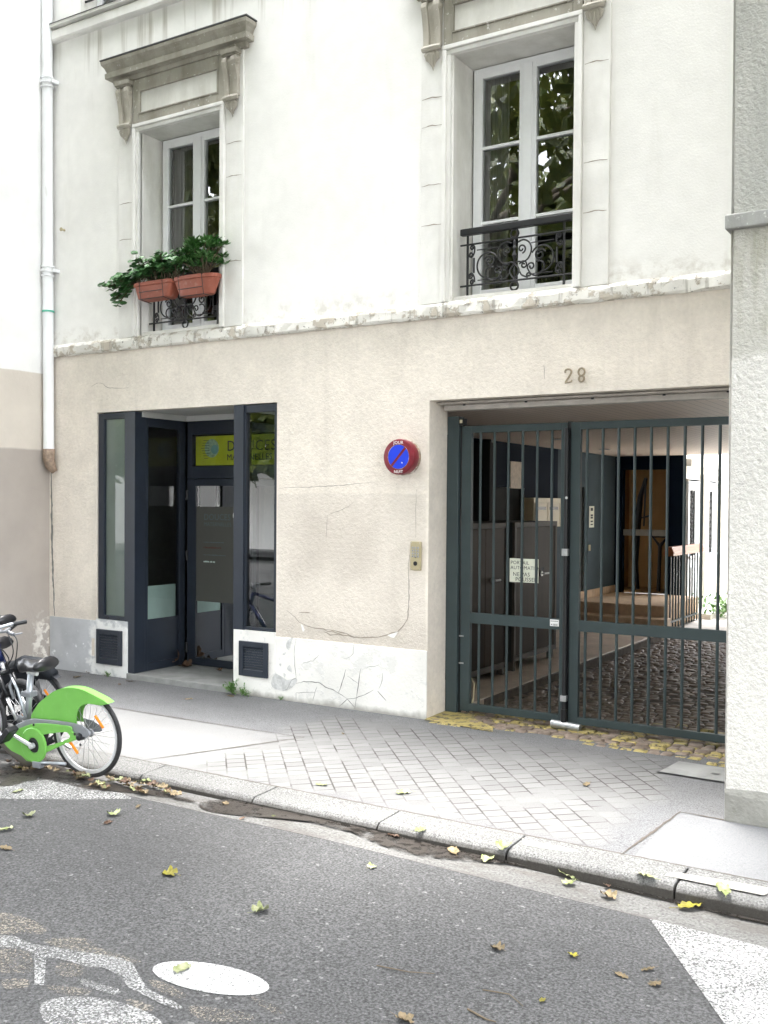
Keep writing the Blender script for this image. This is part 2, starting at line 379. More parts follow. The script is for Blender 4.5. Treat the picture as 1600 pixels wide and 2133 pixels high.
m_wet = worn('damp_dirt', (.038,.033,.029), .43, .12, 16, .30, 3.5, .55)
m_paint = worn('triangle_paint', (.29,.29,.286), .44, .10, 90, .7, 2.2, .25); m_painth = worn('road_paint', (.42,.42,.415), .40, .10, 90, .7, 2.2, .25)
m_paintw = worn('worn_road_paint', (.32,.32,.315), .51, .14, 90, .7, 2.6, .35)
m_stain = worn('cement_smear', (.20,.182,.155), .53, .07, 80, .85, 6, .3)
m_sill = simple('concrete_sill', (.23,.232,.225), .8, 0, .18, 6, .3, 60)
m_cob = Mat('sett_stone', (.19,.15,.122), .55, spec=.25); m_cob.vary(9, .35).bump(m_cob.noise(45, 4), .4, .008); m_cob = m_cob.done()
m_coby = Mat('sett_yellow_paint', (.33,.27,.10), .55); m_coby.vary(14, .2); m_coby.mix(m_coby.ramp(m_coby.noise(16, 5, .7), .50, .60), (.07,.06,.045)); m_coby.bump(m_coby.noise(45, 4), .6, .012); m_coby = m_coby.done()
m_mort = simple('sett_joint', (.085,.068,.055), .9, 0, .3, 20, .6, 60)
m_floor = Mat('passage_floor', (.52,.43,.35), .5); m_floor.vary(3, .16).vary(25, .08); m_floor = m_floor.done()
m_navy = simple('navy_wall', (.006,.013,.027), .8, 0, .1, 3, spec=.08); m_slate = simple('slate_blue_wall', (.065,.09,.106), .75, 0, .08, 3, spec=.12)
m_ceil = Mat('plank_ceiling', (.72,.62,.54), .55)
_o = m_ceil.xyz(); _w = m_ceil.math('FRACT', m_ceil.math('MULTIPLY', _o[0], 11.0)); _g = m_ceil.ramp(_w, .0, .09, 1, 0)
m_ceil.mix(_g, (.16,.13,.11)).bump(_g, -.5, .01); m_ceil = m_ceil.done()
m_soffit = simple('white_soffit', (.60,.60,.58), .7, 0, .06, 3)
m_beam = simple('gate_track', (.44,.41,.375), .6, 0, .12, 12)
m_cab = Mat('cabinet_steel', (.030,.019,.013), .5, 0, .06); m_cab.vary(2.5, .45, stretch=(1,1,.25)); m_cab = m_cab.done()
m_cabf = simple('cabinet_frame', (.06,.05,.042), .6, 0, .15, 10)
m_cream = simple('letterbox_cream', (.56,.50,.33), .45, 0, .06, 8); m_paper = simple('paper', (.66,.68,.58), .7, 0, .05, 10); m_plaq = simple('plaque_stone', (.55,.47,.36), .6, 0, .15, 20)
m_step = simple('stone_step', (.50,.37,.25), .5, 0, .15, 8, .2, 40); m_wood = Mat('varnished_wood', (.36,.13,.05), .4); m_wood.vary(12, .25, stretch=(1,.2,3)); m_wood = m_wood.done()
m_ochre = simple('ochre_wall', (.34,.20,.075), .8, 0, .12, 3); m_beamg = simple('grey_beam', (.34,.34,.31), .7)
m_court = simple('courtyard_render', (.80,.77,.71), .85, 0, .08, 3, .2, 40); m_cdoor = simple('courtyard_door_paint', (.66,.70,.74), .5, 0, .06, 6)
m_rough = Mat('roughcast', (.68,.66,.615), .9); m_rough.vary(1.2, .06).vary(30, .08).vary(85, .06)
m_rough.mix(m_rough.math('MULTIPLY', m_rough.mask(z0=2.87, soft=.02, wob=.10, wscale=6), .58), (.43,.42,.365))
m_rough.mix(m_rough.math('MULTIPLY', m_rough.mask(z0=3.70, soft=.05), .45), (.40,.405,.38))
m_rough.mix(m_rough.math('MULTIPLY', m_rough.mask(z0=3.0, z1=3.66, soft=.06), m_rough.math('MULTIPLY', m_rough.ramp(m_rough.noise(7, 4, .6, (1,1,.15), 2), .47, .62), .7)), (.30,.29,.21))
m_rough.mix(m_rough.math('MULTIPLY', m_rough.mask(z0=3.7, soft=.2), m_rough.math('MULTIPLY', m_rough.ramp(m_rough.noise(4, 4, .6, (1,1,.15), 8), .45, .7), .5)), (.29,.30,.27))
m_rough.bump(m_rough.noise(34, 4, .65), 1.0, .026).bump(m_rough.noise(110, 3), .5, .010); m_rough = m_rough.done()
m_roughb = Mat('cement_base', (.27,.265,.24), .9); m_roughb.vary(5, .2).bump(m_roughb.noise(40, 4), .6, .015); m_roughb = m_roughb.done()
m_ledge = stone('cement_ledge', (.33,.33,.31), (.14,.14,.13), .8)
m_left = Mat('neighbour_render', (.80,.795,.78), .85); m_left.vary(1.0, .05)
m_left.mix(m_left.mask(z1=3.395, soft=.006, wob=.02), (.60,.55,.485))
m_left.mix(m_left.mask(z1=2.52, soft=.012, wob=.02), (.385,.345,.31))
m_left.vary(2.2, .06)
m_left.mix(m_left.math('MULTIPLY', m_left.mask(y0=-.22, z0=.0, z1=.55, soft=.06, wob=.8, wscale=6), m_left.ramp(m_left.noise(9, 4), .47, .52)), (.70,.66,.60))
m_left.bump(m_left.noise(30, 4), .35, .01); m_left = m_left.done()

# ------------------------------------------------------------------ ground
def zr(x): return -.10 - .018*min(max(x+3.5, 0), 4)          # road level along the gutter
def zp(y): return .02*min(y, 0)                               # pavement falls to the kerb
KY, KI, GY = -2.58, -2.30, -2.89                              # kerb face, kerb back, gutter edge
def strip(name, xs, ys, zf, m):
    b = MB(); nx = len(xs)
    vs = [(x, y, zf(x, y)) for y in ys for x in xs]
    fs = [(j*nx+i, j*nx+i+1, (j+1)*nx+i+1, (j+1)*nx+i) for j in range(len(ys)-1) for i in range(nx-1)]
    b._add(vs, fs); return struct(b.build(name, m))
XS = [-120, -60, -30, -20, -14, -10, -8, -6, -5, -4.5, -4, -3.5, -3, -2.5, -2, -1.5, -1, -.5, 0, .5, 2, 5, 10, 30, 60, 120]
strip('ground', [-150, -40, 0, 40, 150], [-150, -60, -20, 20, 60, 150], lambda x, y: -.60, m_gutter)
strip('road', XS, [-19.5, -14, -10, -7, -5, -4, -3.4, GY], lambda x, y: zr(x), m_road)
strip('gutter', XS, [GY, KY+.02], lambda x, y: zr(x)+.001 - .012*max(0, (y-GY)/.3), m_gutter)
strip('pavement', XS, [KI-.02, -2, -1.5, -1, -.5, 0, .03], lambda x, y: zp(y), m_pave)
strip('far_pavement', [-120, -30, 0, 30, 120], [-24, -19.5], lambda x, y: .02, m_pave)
# kerb: granite stones with worn arrises and open joints
kb = MB(); joints = [-60, -30, -15, -11, -9.8, -8.7, -7.6, -6.5, -5.35, -4.3, -3.30, -2.42, -1.45, -.45, .6, 1.7, 2.8, 6, 20, 60]
for i in range(len(joints)-1):
    a, b_ = joints[i]+.006, joints[i+1]-.006; dz = random.uniform(-.004, .004); dy = random.uniform(-.006, .006)
    prof = [(KI, zp(KI)+.003), (KI, -.5), (KY+dy-.01, -.5), (KY+dy-.008, -.085), (KY+dy+.004, -.068+dz), (KY+dy+.026, -.054+dz), (KY+.12, -.050+dz)]
    kb.prism(prof, YZX, a, b_)
struct(kb.build('kerb', m_kerb, bevel=.006))
# bare joints and seams in the pavement, asphalt patches
sm = MB(); seam = lambda P, w: sm.ribbon(P, w, lambda u, v: (u, v, zp(v)+.004))
seam([(-8.2,-1.10),(-7.22,-1.117),(-6.18,-1.126),(-5.5,-1.12),(-4.95,-1.10)], .014); seam([(-4.95,-1.10),(-5.3,-1.75),(-5.6,-2.30)], .018)
seam([(-1.827,-2.29),(-1.79,-1.9),(-1.747,-1.39)], .02); seam([(-1.75,-1.40),(-1.46,-1.41),(-1.0,-1.41)], .02); seam([(-8,-2.305),(-5,-2.305),(-3,-2.305),(-1,-2.305),(1,-2.305)], .014)
struct(sm.build('pavement_seam', m_crack))
tp = MB()
tp.poly([(-2.42,-2.36,-.045),(-2.36,-2.47,-.045),(-2.10,-2.44,-.045),(-2.05,-2.36,-.045)])
tp.poly([(-1.53,-2.50,-.045),(-1.02,-2.50,-.045),(-.98,-2.37,-.045),(-1.50,-2.42,-.045)])
struct(tp.build('kerb_patch', simple('cream_patch', (.27,.262,.235), .8, 0, .15, 30)))
# flat sheets lying on the road
def sheet(name, polys, m, dz=.004, res=0):
    b = MB()
    for P in polys:
        b.poly([(p[0], p[1], zr(p[0])+dz) for p in P])
    return struct(b.build(name, m))
def ell(c, a, ang, b, n=36): return [(c[0]+a*math.cos(t)*math.cos(ang)-b*math.sin(t)*math.sin(ang), c[1]+a*math.cos(t)*math.sin(ang)+b*math.sin(t)*math.cos(ang)) for t in [2*math.pi*i/n for i in range(n)]]
def smooth(P, k=4):
    out = []; n = len(P)
    for i in range(n):
        p0, p1, p2, p3 = [Vector(P[(i+j-1) % n]) for j in range(4)]
        for q in range(k):
            t = q/k; out.append(tuple(.5*((2*p1)+(p2-p0)*t+(2*p0-5*p1+4*p2-p3)*t*t+(3*p1-p0-3*p2+p3)*t**3)))
    return out
sheet('road_smear', [smooth(P) for P in [[[-4.2,-4.66],[-4.071,-4.63],[-3.892,-4.643],[-3.832,-4.704],[-3.921,-4.749],[-4.001,-4.812]],[[-3.768,-4.735],[-3.631,-4.635],[-3.512,-4.664],[-3.415,-4.665],[-3.266,-4.65],[-3.24,-4.676],[-3.374,-4.703],[-3.67,-4.764]],[[-3.851,-4.926],[-3.73,-4.871],[-3.568,-4.981],[-3.628,-5.04],[-3.683,-5.055]],[[-3.522,-4.868],[-3.428,-4.826],[-3.356,-4.9],[-3.454,-4.947]],[[-3.598,-5.101],[-3.525,-5.045],[-3.465,-5.083],[-3.529,-5.145]],[[-3.408,-5.034],[-3.268,-4.967],[-3.2,-4.968],[-3.282,-5.043]],[[-3.09,-4.758],[-3.002,-4.737],[-2.871,-4.763],[-2.876,-4.803],[-3.006,-4.798]],[[-3.045,-4.919],[-2.921,-4.907],[-2.902,-4.947],[-2.99,-4.972]],[[-2.639,-4.623],[-2.553,-4.62],[-2.451,-4.64],[-2.473,-4.673],[-2.559,-4.66]],[[-2.796,-4.822],[-2.593,-4.737],[-2.517,-4.772],[-2.669,-4.875]]]], m_stain, .003)
sheet('gutter_dirt', [smooth(P, 3) for P in [[[-6.494,-2.909],[-6.304,-2.615],[-5.662,-2.76],[-5.32,-2.758],[-5.035,-2.713],[-4.698,-2.738],[-4.682,-2.779],[-5.078,-2.81],[-5.502,-2.948],[-5.954,-2.951],[-6.059,-3.242]],[[-4.614,-2.735],[-4.369,-2.523],[-3.901,-2.498],[-3.433,-2.52],[-3.398,-2.683],[-3.771,-2.676],[-4.207,-2.819],[-4.458,-2.861]],[[-3.457,-2.649],[-3.157,-2.564],[-2.612,-2.533],[-2.117,-2.418],[-2.129,-2.535],[-2.543,-2.674],[-2.853,-2.8],[-3.164,-2.777]],[[-2.103,-2.454],[-1.49,-2.487],[-0.992,-2.527],[-0.977,-2.606],[-1.454,-2.616],[-2.004,-2.56]]]], m_wet, .006)
sheet('lane_marking', [[(-1.489,-2.893),(-.6,-2.90),(.3,-2.90),(.3,-4.3),(-.75,-4.3),(-.915,-3.743)]], m_paint)
sheet('bay_marking', [smooth([(-5.06,-2.935),(-5.5,-2.90),(-6.0,-2.93),(-6.6,-3.2),(-7.3,-3.75),(-7.3,-4.3),(-6.6,-3.95),(-5.815,-3.428)], 2)], m_paintw)
rm = MB()
hd = [[-3.158,-4.661],[-2.617,-4.532],[-3.105,-4.511],[-2.682,-4.678]]
cx, cy = (hd[0][0]+hd[1][0])/2, (hd[0][1]+hd[1][1])/2
ang = math.atan2(hd[1][1]-hd[0][1], hd[1][0]-hd[0][0]); ha = math.hypot(hd[1][0]-hd[0][0], hd[1][1]-hd[0][1])/2
_rp = [[[-3.984,-4.825],[-3.917,-4.794],[-3.771,-4.807],[-3.662,-4.771],[-3.456,-4.715],[-3.347,-4.684],[-3.267,-4.683],[-3.146,-4.757],[-3.035,-4.818],[-2.856,-4.835],[-2.808,-4.848],[-2.813,-4.869],[-2.912,-4.874],[-3.017,-4.863],[-3.114,-4.853],[-3.225,-4.8],[-3.328,-4.789],[-3.388,-4.819],[-3.544,-4.839],[-3.614,-4.863],[-3.479,-4.985],[-3.417,-5.041],[-3.456,-5.057],[-3.69,-4.867],[-3.799,-4.866],[-3.875,-4.908]], [[-3.337,-4.927],[-3.311,-4.899],[-3.209,-4.899],[-3.134,-4.886],[-3.105,-4.904],[-3.118,-4.932],[-3.186,-4.94],[-3.286,-4.951]]]
sheet('cycle_lane_marking', [ell((cx, cy), ha, ang-.03, .118)], m_painth)
sheet('cycle_lane_marking', [_rp[0], _rp[1], smooth([[-3.282,-5.171],[-3.303,-5.131],[-3.277,-5.067],[-3.205,-5.013],[-3.09,-4.968],[-2.977,-4.954],[-2.869,-4.959],[-2.795,-4.982],[-2.756,-5.033],[-2.793,-5.153],[-2.937,-5.251],[-3.108,-5.256],[-3.218,-5.214]], 3), [(-4.3,-4.70),(_rp[0][0][0]-.02,_rp[0][0][1]),(_rp[0][-1][0]-.02,_rp[0][-1][1]),(-4.3,-4.86)]], m_paintw)

# ------------------------------------------------------------------ the apartment building
bld = thing('apartment_building', 'white and beige rendered apartment house with a dark shop entrance and a gated carriageway', 'building')
X0, X1, ZT = -9.42, -1.475, 8.7
def facade(name, m, x0, x1, z0, z1, holes, y0=0.0, y1=.34, rev=None, parent=bld):
    """wall sheet with openings and their reveals; holes: (x0,x1,z0,z1,depth)"""
    xs = sorted({x0, x1, *[min(max(v, x0), x1) for h in holes for v in h[:2]]}); zs = sorted({z0, z1, *[min(max(v, z0), z1) for h in holes for v in h[2:4]]})
    b = MB()
    for i in range(len(xs)-1):
        for j in range(len(zs)-1):
            cxx, czz = (xs[i]+xs[i+1])/2, (zs[j]+zs[j+1])/2
            if any(h[0] < cxx < h[1] and h[2] < czz < h[3] for h in holes): continue
            b.quad((xs[i],y0,zs[j]), (xs[i+1],y0,zs[j]), (xs[i+1],y0,zs[j+1]), (xs[i],y0,zs[j+1]))
    b.cur = 1 if rev else 0
    for h in holes:
        a, c, d, e, dep = h; d_, e_ = max(d, z0), min(e, z1)
        b.quad((a,y0,d_), (a,dep,d_), (a,dep,e_), (a,y0,e_)); b.quad((c,y0,d_), (c,y0,e_), (c,dep,e_), (c,dep,d_))
        if e < z1: b.quad((a,y0,e), (c,y0,e), (c,dep,e), (a,dep,e))
        if d > z0: b.quad((a,y0,d), (a,dep,d), (c,dep,d), (c,y0,d))
    me = b.build(name, [m] + ([rev] if rev else []), parent)
    return me
GATE = (-4.395, -1.45, -1, 2.862, .34); SHOP = (-8.64, -6.11, -1, 2.925, .10)
facade('wall', m_beige, X0, X1, -.3, 3.66, [SHOP, GATE], rev=m_reveal)
W1, W2 = -7.405, -3.62
HW = .57
facade('wall', m_upper, X0, X1, 3.655, ZT, [(W1-HW, W1+HW, 3.71, 5.905, .36), (W2-HW+.015, W2+HW-.015, 3.71, 5.87, .38), (-8.91, -7.80, 7.385, 8.45, .25), (-4.2, -3.05, 7.385, 8.45, .25)], rev=m_trim)
# cracks and flaked spots are part of the wall surface
fz = lambda y: (lambda u, v: (u, y, v))
def crack(name, P, w, y, m): b = MB(); b.ribbon(P, w, fz(y)); b.build(name, m, bld)
for P in [[[-5.973,0.882],[-5.903,0.841],[-5.82,0.78],[-5.737,0.747],[-5.642,0.732],[-5.535,0.732],[-5.429,0.726],[-5.272,0.71],[-5.182,0.679],[-5.042,0.687],[-4.916,0.705],[-4.842,0.727],[-4.708,0.768],[-4.642,0.83],[-4.606,0.895],[-4.592,1.0],[-4.591,1.176],[-4.602,1.362],[-4.588,1.476]],[[-5.535,0.729],[-5.482,0.711],[-5.429,0.72],[-5.363,0.703],[-5.311,0.691],[-5.246,0.691],[-5.182,0.679]],[[-5.535,0.707],[-5.455,0.683],[-5.376,0.694],[-5.298,0.681]],[[-5.827,0.874],[-5.697,0.877]]]: crack('wall_crack', P, .011, -.003, m_crackf)
for P in [[[-8.731,3.222],[-8.616,3.258],[-8.54,3.238],[-8.464,3.191],[-8.146,3.174]],[[-4.427,0.121],[-4.423,0.252]],[[-5.498,1.819],[-5.262,1.903],[-5.193,1.953]],[[-5.498,1.819],[-5.508,1.608]],[[-6.087,2.08],[-5.401,2.102],[-4.971,2.137]],[[-4.526,1.632],[-4.528,1.892],[-4.52,2.065]],[[-3.304,3.108],[-3.294,2.987]]]: crack('wall_crack', P, .0055, -.003, m_crackf)
crack('wall_crack', [[-9.388,2.28],[-9.388,2.056],[-9.377,1.887],[-9.385,1.747],[-9.373,1.606],[-9.377,1.437],[-9.362,1.199],[-9.356,0.988],[-9.341,0.89],[-9.345,0.763],[-9.33,0.609]], .03, -.004, m_crackp)
for P in [[[-5.804,0.765],[-5.777,0.75],[-5.756,0.707],[-5.776,0.684],[-5.79,0.716]],[[-4.816,0.729],[-4.701,0.769],[-4.743,0.708],[-4.779,0.711]]]: b = MB(); b.poly([(p[0], -.004, p[1]) for p in P]); b.build('flaked_patch', m_flake, bld)
for i, P in enumerate([[[-5.844,0.181],[-5.752,0.208],[-5.657,0.215],[-5.576,0.217],[-5.496,0.182],[-5.416,0.166],[-5.35,0.142],[-5.246,0.094]],[[-5.246,0.094],[-5.143,0.116],[-5.055,0.152],[-4.955,0.211]],[[-5.35,0.142],[-5.312,0.222],[-5.287,0.3],[-5.264,0.373]],[[-5.246,0.094],[-5.336,0.016]],[[-5.246,0.094],[-5.166,0.028]],[[-5.143,0.116],[-5.15,0.078],[-5.162,0.012]],[[-5.143,0.116],[-5.125,0.22],[-5.113,0.307],[-5.097,0.394]],[[-4.911,0.205],[-4.855,0.158],[-4.817,0.125]],[[-5.847,0.646],[-5.871,0.5],[-5.86,0.322],[-5.848,0.234],[-5.903,0.207],[-5.958,0.111],[-6.014,0.089]],[[-5.847,0.09],[-5.616,0.116]],[[-5.596,0.177],[-5.629,0.091],[-5.645,0.032]],[[-5.847,0.09],[-5.847,0.017]],[[-5.288,0.468],[-5.236,0.483],[-5.185,0.525],[-5.173,0.633]],[[-5.767,0.386],[-5.645,0.419],[-5.578,0.48]],[[-5.032,0.416],[-4.956,0.428],[-4.894,0.45]],[[-5.248,0.31],[-5.119,0.247]],[[-4.857,0.374],[-4.868,0.278],[-4.899,0.222]]]): crack('plinth_crack', P, .0075 if i < 8 else .0045, -.0165, m_crackp)
for i, P in enumerate([[[-5.934,0.606],[-5.886,0.626],[-5.906,0.586],[-5.94,0.494],[-5.976,0.547]],[[-6.017,0.453],[-5.975,0.474],[-5.989,0.445]],[[-6.059,0.349],[-6.03,0.357],[-6.037,0.328]],[[-5.96,0.313],[-5.926,0.355],[-5.897,0.285],[-5.932,0.293]],[[-6.002,0.264],[-5.974,0.255],[-5.994,0.22]],[[-6.1,0.255],[-5.959,0.201],[-5.848,0.234],[-5.848,0.179],[-5.959,0.1],[-6.099,0.097],[-6.157,0.147]]]): b = MB(); b.poly([(p[0], -.0150, p[1]) for p in smooth(P, 2)]); b.build('bare_patch', m_pgrey, bld)
# plinth: painted render, 12 mm proud, round the vents
def plinth(x0, x1, top, m, hole, end):
    b = MB(); hx0, hx1, hz0, hz1 = hole
    b.box(x0, hx0, -.012, -.001, -.3, top); b.box(hx1, x1, -.012, -.001, -.3, top)
    b.box(hx0, hx1, -.0121, -.001, -.3, hz0); b.box(hx0, hx1, -.0121, -.001, hz1, top)
    return b.build('plinth', m, bld)
plinth(-9.40, -8.64, .602, m_plinthg, (-8.72, -8.66, .2, .4), 0)
def vent(x0, x1, z0, z1):
    b = MB(); y = -.024; fr = .055
    b.box(x0, x0+fr, y, 0, z0, z1); b.box(x1-fr, x1, y, 0, z0, z1); b.box(x0+fr, x1-fr, y, 0, z1-fr, z1); b.box(x0+fr, x1-fr, y, 0, z0, z0+fr*1.2)
    o = b.build('vent_grille', m_black if False else m_anth, bld, bevel=.004)
    s = MB(); n = 9; h = (z1-z0-2.2*fr)/n
    for i in range(n):
        zz = z0+fr*1.2+h*i
        s._add([(x0+fr,-.018,zz+h*.15),(x1-fr,-.018,zz+h*.15),(x1-fr,-.002,zz+h*.95),(x0+fr,-.002,zz+h*.95),
                (x0+fr,-.014,zz+h*.05),(x1-fr,-.014,zz+h*.05),(x1-fr,.002,zz+h*.85),(x0+fr,.002,zz+h*.85)], [(0,1,2,3),(4,7,6,5),(0,4,5,1),(3,2,6,7)])
    s.cur = 1; s.quad((x0+fr,.004,z0+fr),(x1-fr,.004,z0+fr),(x1-fr,.004,z1-fr),(x0+fr,.004,z1-fr))
    s.build('louvre', [m_anth, m_dark], o)
# pieces of plinth under the two shop windows, flush with the wall line
b = MB(); b.box(-8.639, -8.145, -.012, .08, -.3, .622); b.build('plinth', m_plinthg, bld)
b = MB(); b.box(-6.642, -6.11, -.012, .08, -.3, .652); b.build('plinth', m_plinth, bld)
b = MB(); b.box(-6.11, -4.395, -.0122, -.001, -.3, .618); b.build('plinth', m_plinth, bld, bevel=.004)
for a in ((-8.612, -8.219, .130, .515), (-6.556, -6.190, .195, .545)):
    o = vent(*a)
for o in list(bpy.data.objects):
    if o.name.startswith('vent_grille'): o.location.y = -.012
# string course with a peeling, ragged paint skin, upper course
def course(name, x0, x1, z0, z1, proud, m, parent=bld, rag=.010):
    n = 90; b = MB(); rows = [(0, z0), (-proud*.75, z0), (-proud, z0+.02), (-proud, z1-.035), (-proud*.55, z1-.004), (0, z1+.012)]
    vs = []
    for i in range(n+1):
        x = x0+(x1-x0)*i/n
        for k, (y, z) in enumerate(rows):
            j = rag if 0 < k < 5 else 0
            vs.append((x, y+random.uniform(-j, j)*.6, z+random.uniform(-j, j)*.8))
    m_ = len(rows); b._add(vs, [(i*m_+k, (i+1)*m_+k, (i+1)*m_+k+1, i*m_+k+1) for i in range(n) for k in range(m_-1)])
    b._add([(x1, y, z) for y, z in rows], [tuple(range(m_))]); b._add([(x0, y, z) for y, z in rows], [tuple(range(m_))])
    return b.build(name, m, parent)
course('string_course', X0+.01, X1, 3.585, 3.715, .055, m_course)
course('string_course', X0+.01, X1, 7.155, 7.30, .075, m_trimw, rag=.002)
b = MB(); b.box(X0+.01, X1, -.10, 0, 7.305, 7.335); b.build('sill', m_trimw, bld); b = MB(); b.box(X0+.01, X1, -.108, .0, 7.3355, 7.3405); b.build('flashing', m_zinc, bld)

# ---- windows of the first floor
def spiral(c, r0, r1, a0, a1, n=26): return [(c[0]+(r0+(r1-r0)*i/n)*math.cos(R(a0+(a1-a0)*i/n)), c[1]+(r0+(r1-r0)*i/n)*math.sin(R(a0+(a1-a0)*i/n))) for i in range(n+1)]
def window(c, yf, zb, zt, hw=.535, curtain=True):
    f = thing('window', None, None); f.parent = bld
    fr = MB(); y0, y1 = yf, yf+.07
    fr.box(c-hw, c-hw+.035, y0, y1, zb, zt); fr.box(c+hw-.035, c+hw, y0, y1, zb, zt); fr.box(c-hw+.035, c+hw-.035, y0, y1, zt-.045, zt); fr.box(c-hw+.035, c+hw-.035, y0, y1, zb, zb+.05)
    fr.build('frame', m_pvc, f, bevel=.004)
    for s in (-1, 1):
        a, b_ = (c-hw+.035, c-.006) if s < 0 else (c+.006, c+hw-.035)
        sx = MB(); ya, yb = yf-.012, yf+.05; st = .058; ce = .075
        L, Rr = (st, ce) if s < 0 else (ce, st)
        sx.box(a, a+L, ya, yb, zb+.05, zt-.045); sx.box(b_-Rr, b_, ya, yb, zb+.05, zt-.045)
        gz0, gz1 = zb+.05+.055, zt-.045-.055
        sx.box(a+L, b_-Rr, ya, yb, zb+.05, gz0); sx.box(a+L, b_-Rr, ya, yb, gz1, zt-.045)
        for zz in (zb+(zt-zb)*.335, zb+(zt-zb)*.655): sx.box(a+L, b_-Rr, ya+.004, yb-.01, zz-.014, zz+.014)
        sx.build('sash', m_pvc, f, bevel=.004)
        g = MB(); g.quad((a+L-.002, yf+.02, gz0), (b_-Rr+.002, yf+.02, gz0), (b_-Rr+.002, yf+.02, gz1), (a+L-.002, yf+.02, gz1)); g.build('pane', m_glass, f)
    if True:
        m = MB(); m.box(c-.045, c+.045, yf-.026, yf-.013, zb+.06, zt-.055); m.build('meeting_stile', m_pvc, f, bevel=.006)
    if curtain:
        q = MB(); n = 40; wv = [(c-hw+.02+ .26*i/n, yf+.16+.022*math.sin(i*1.25)+.01*math.sin(i*.5)) for i in range(n+1)]
        q._add([(x, y, z) for x, y in wv for z in (zb, zt-.02)], [(2*i, 2*i+2, 2*i+3, 2*i+1) for i in range(n)]); q.smooth = True
        q.build('curtain', m_curtain, f)
    r = MB()
    x0, x1, ya, yb, z0, z1 = c-hw-.6, c+hw+.6, yf+.08, yf+3.0, zb-.3, zt+.3
    r.quad((x0,yb,z0),(x1,yb,z0),(x1,yb,z1),(x0,yb,z1)); r.quad((x0,ya,z0),(x0,yb,z0),(x0,yb,z1),(x0,ya,z1)); r.quad((x1,ya,z0),(x1,yb,z0),(x1,yb,z1),(x1,ya,z1)); r.quad((x0,ya,z0),(x1,ya,z0),(x1,yb,z0),(x0,yb,z0)); r.quad((x0,ya,z1),(x1,ya,z1),(x1,yb,z1),(x0,yb,z1))
    r.build('room', m_dark, f)
    return f
window(W1-.005, .30, 3.765, 5.895); window(W2, .345, 3.765, 5.86)
window(-8.36, .22, 7.40, 8.44); window(-3.62, .22, 7.40, 8.44)
b = MB(); b.box(W1-HW+.002, W1+HW-.002, .02, .30, 3.70, 3.763); b.build('sill', m_trim, bld); b = MB(); b.box(W2-HW+.018, W2+HW-.018, .02, .345, 3.70, 3.763); b.build('sill', m_trim, bld)
b = MB(); b.box(-8.905, -7.805, .02, .2, 7.34, 7.398); b.build('sill', m_trim, bld); b = MB(); b.box(-4.2, -3.05, .02, .2, 7.34, 7.398); b.build('sill', m_trim, bld)
for i in range(4): b = MB(); b.tube([(-8.90, .06, 7.55+.2*i), (-7.81, .06, 7.55+.2*i)], .012, 8); b.build('window_bar', m_iron, bld)
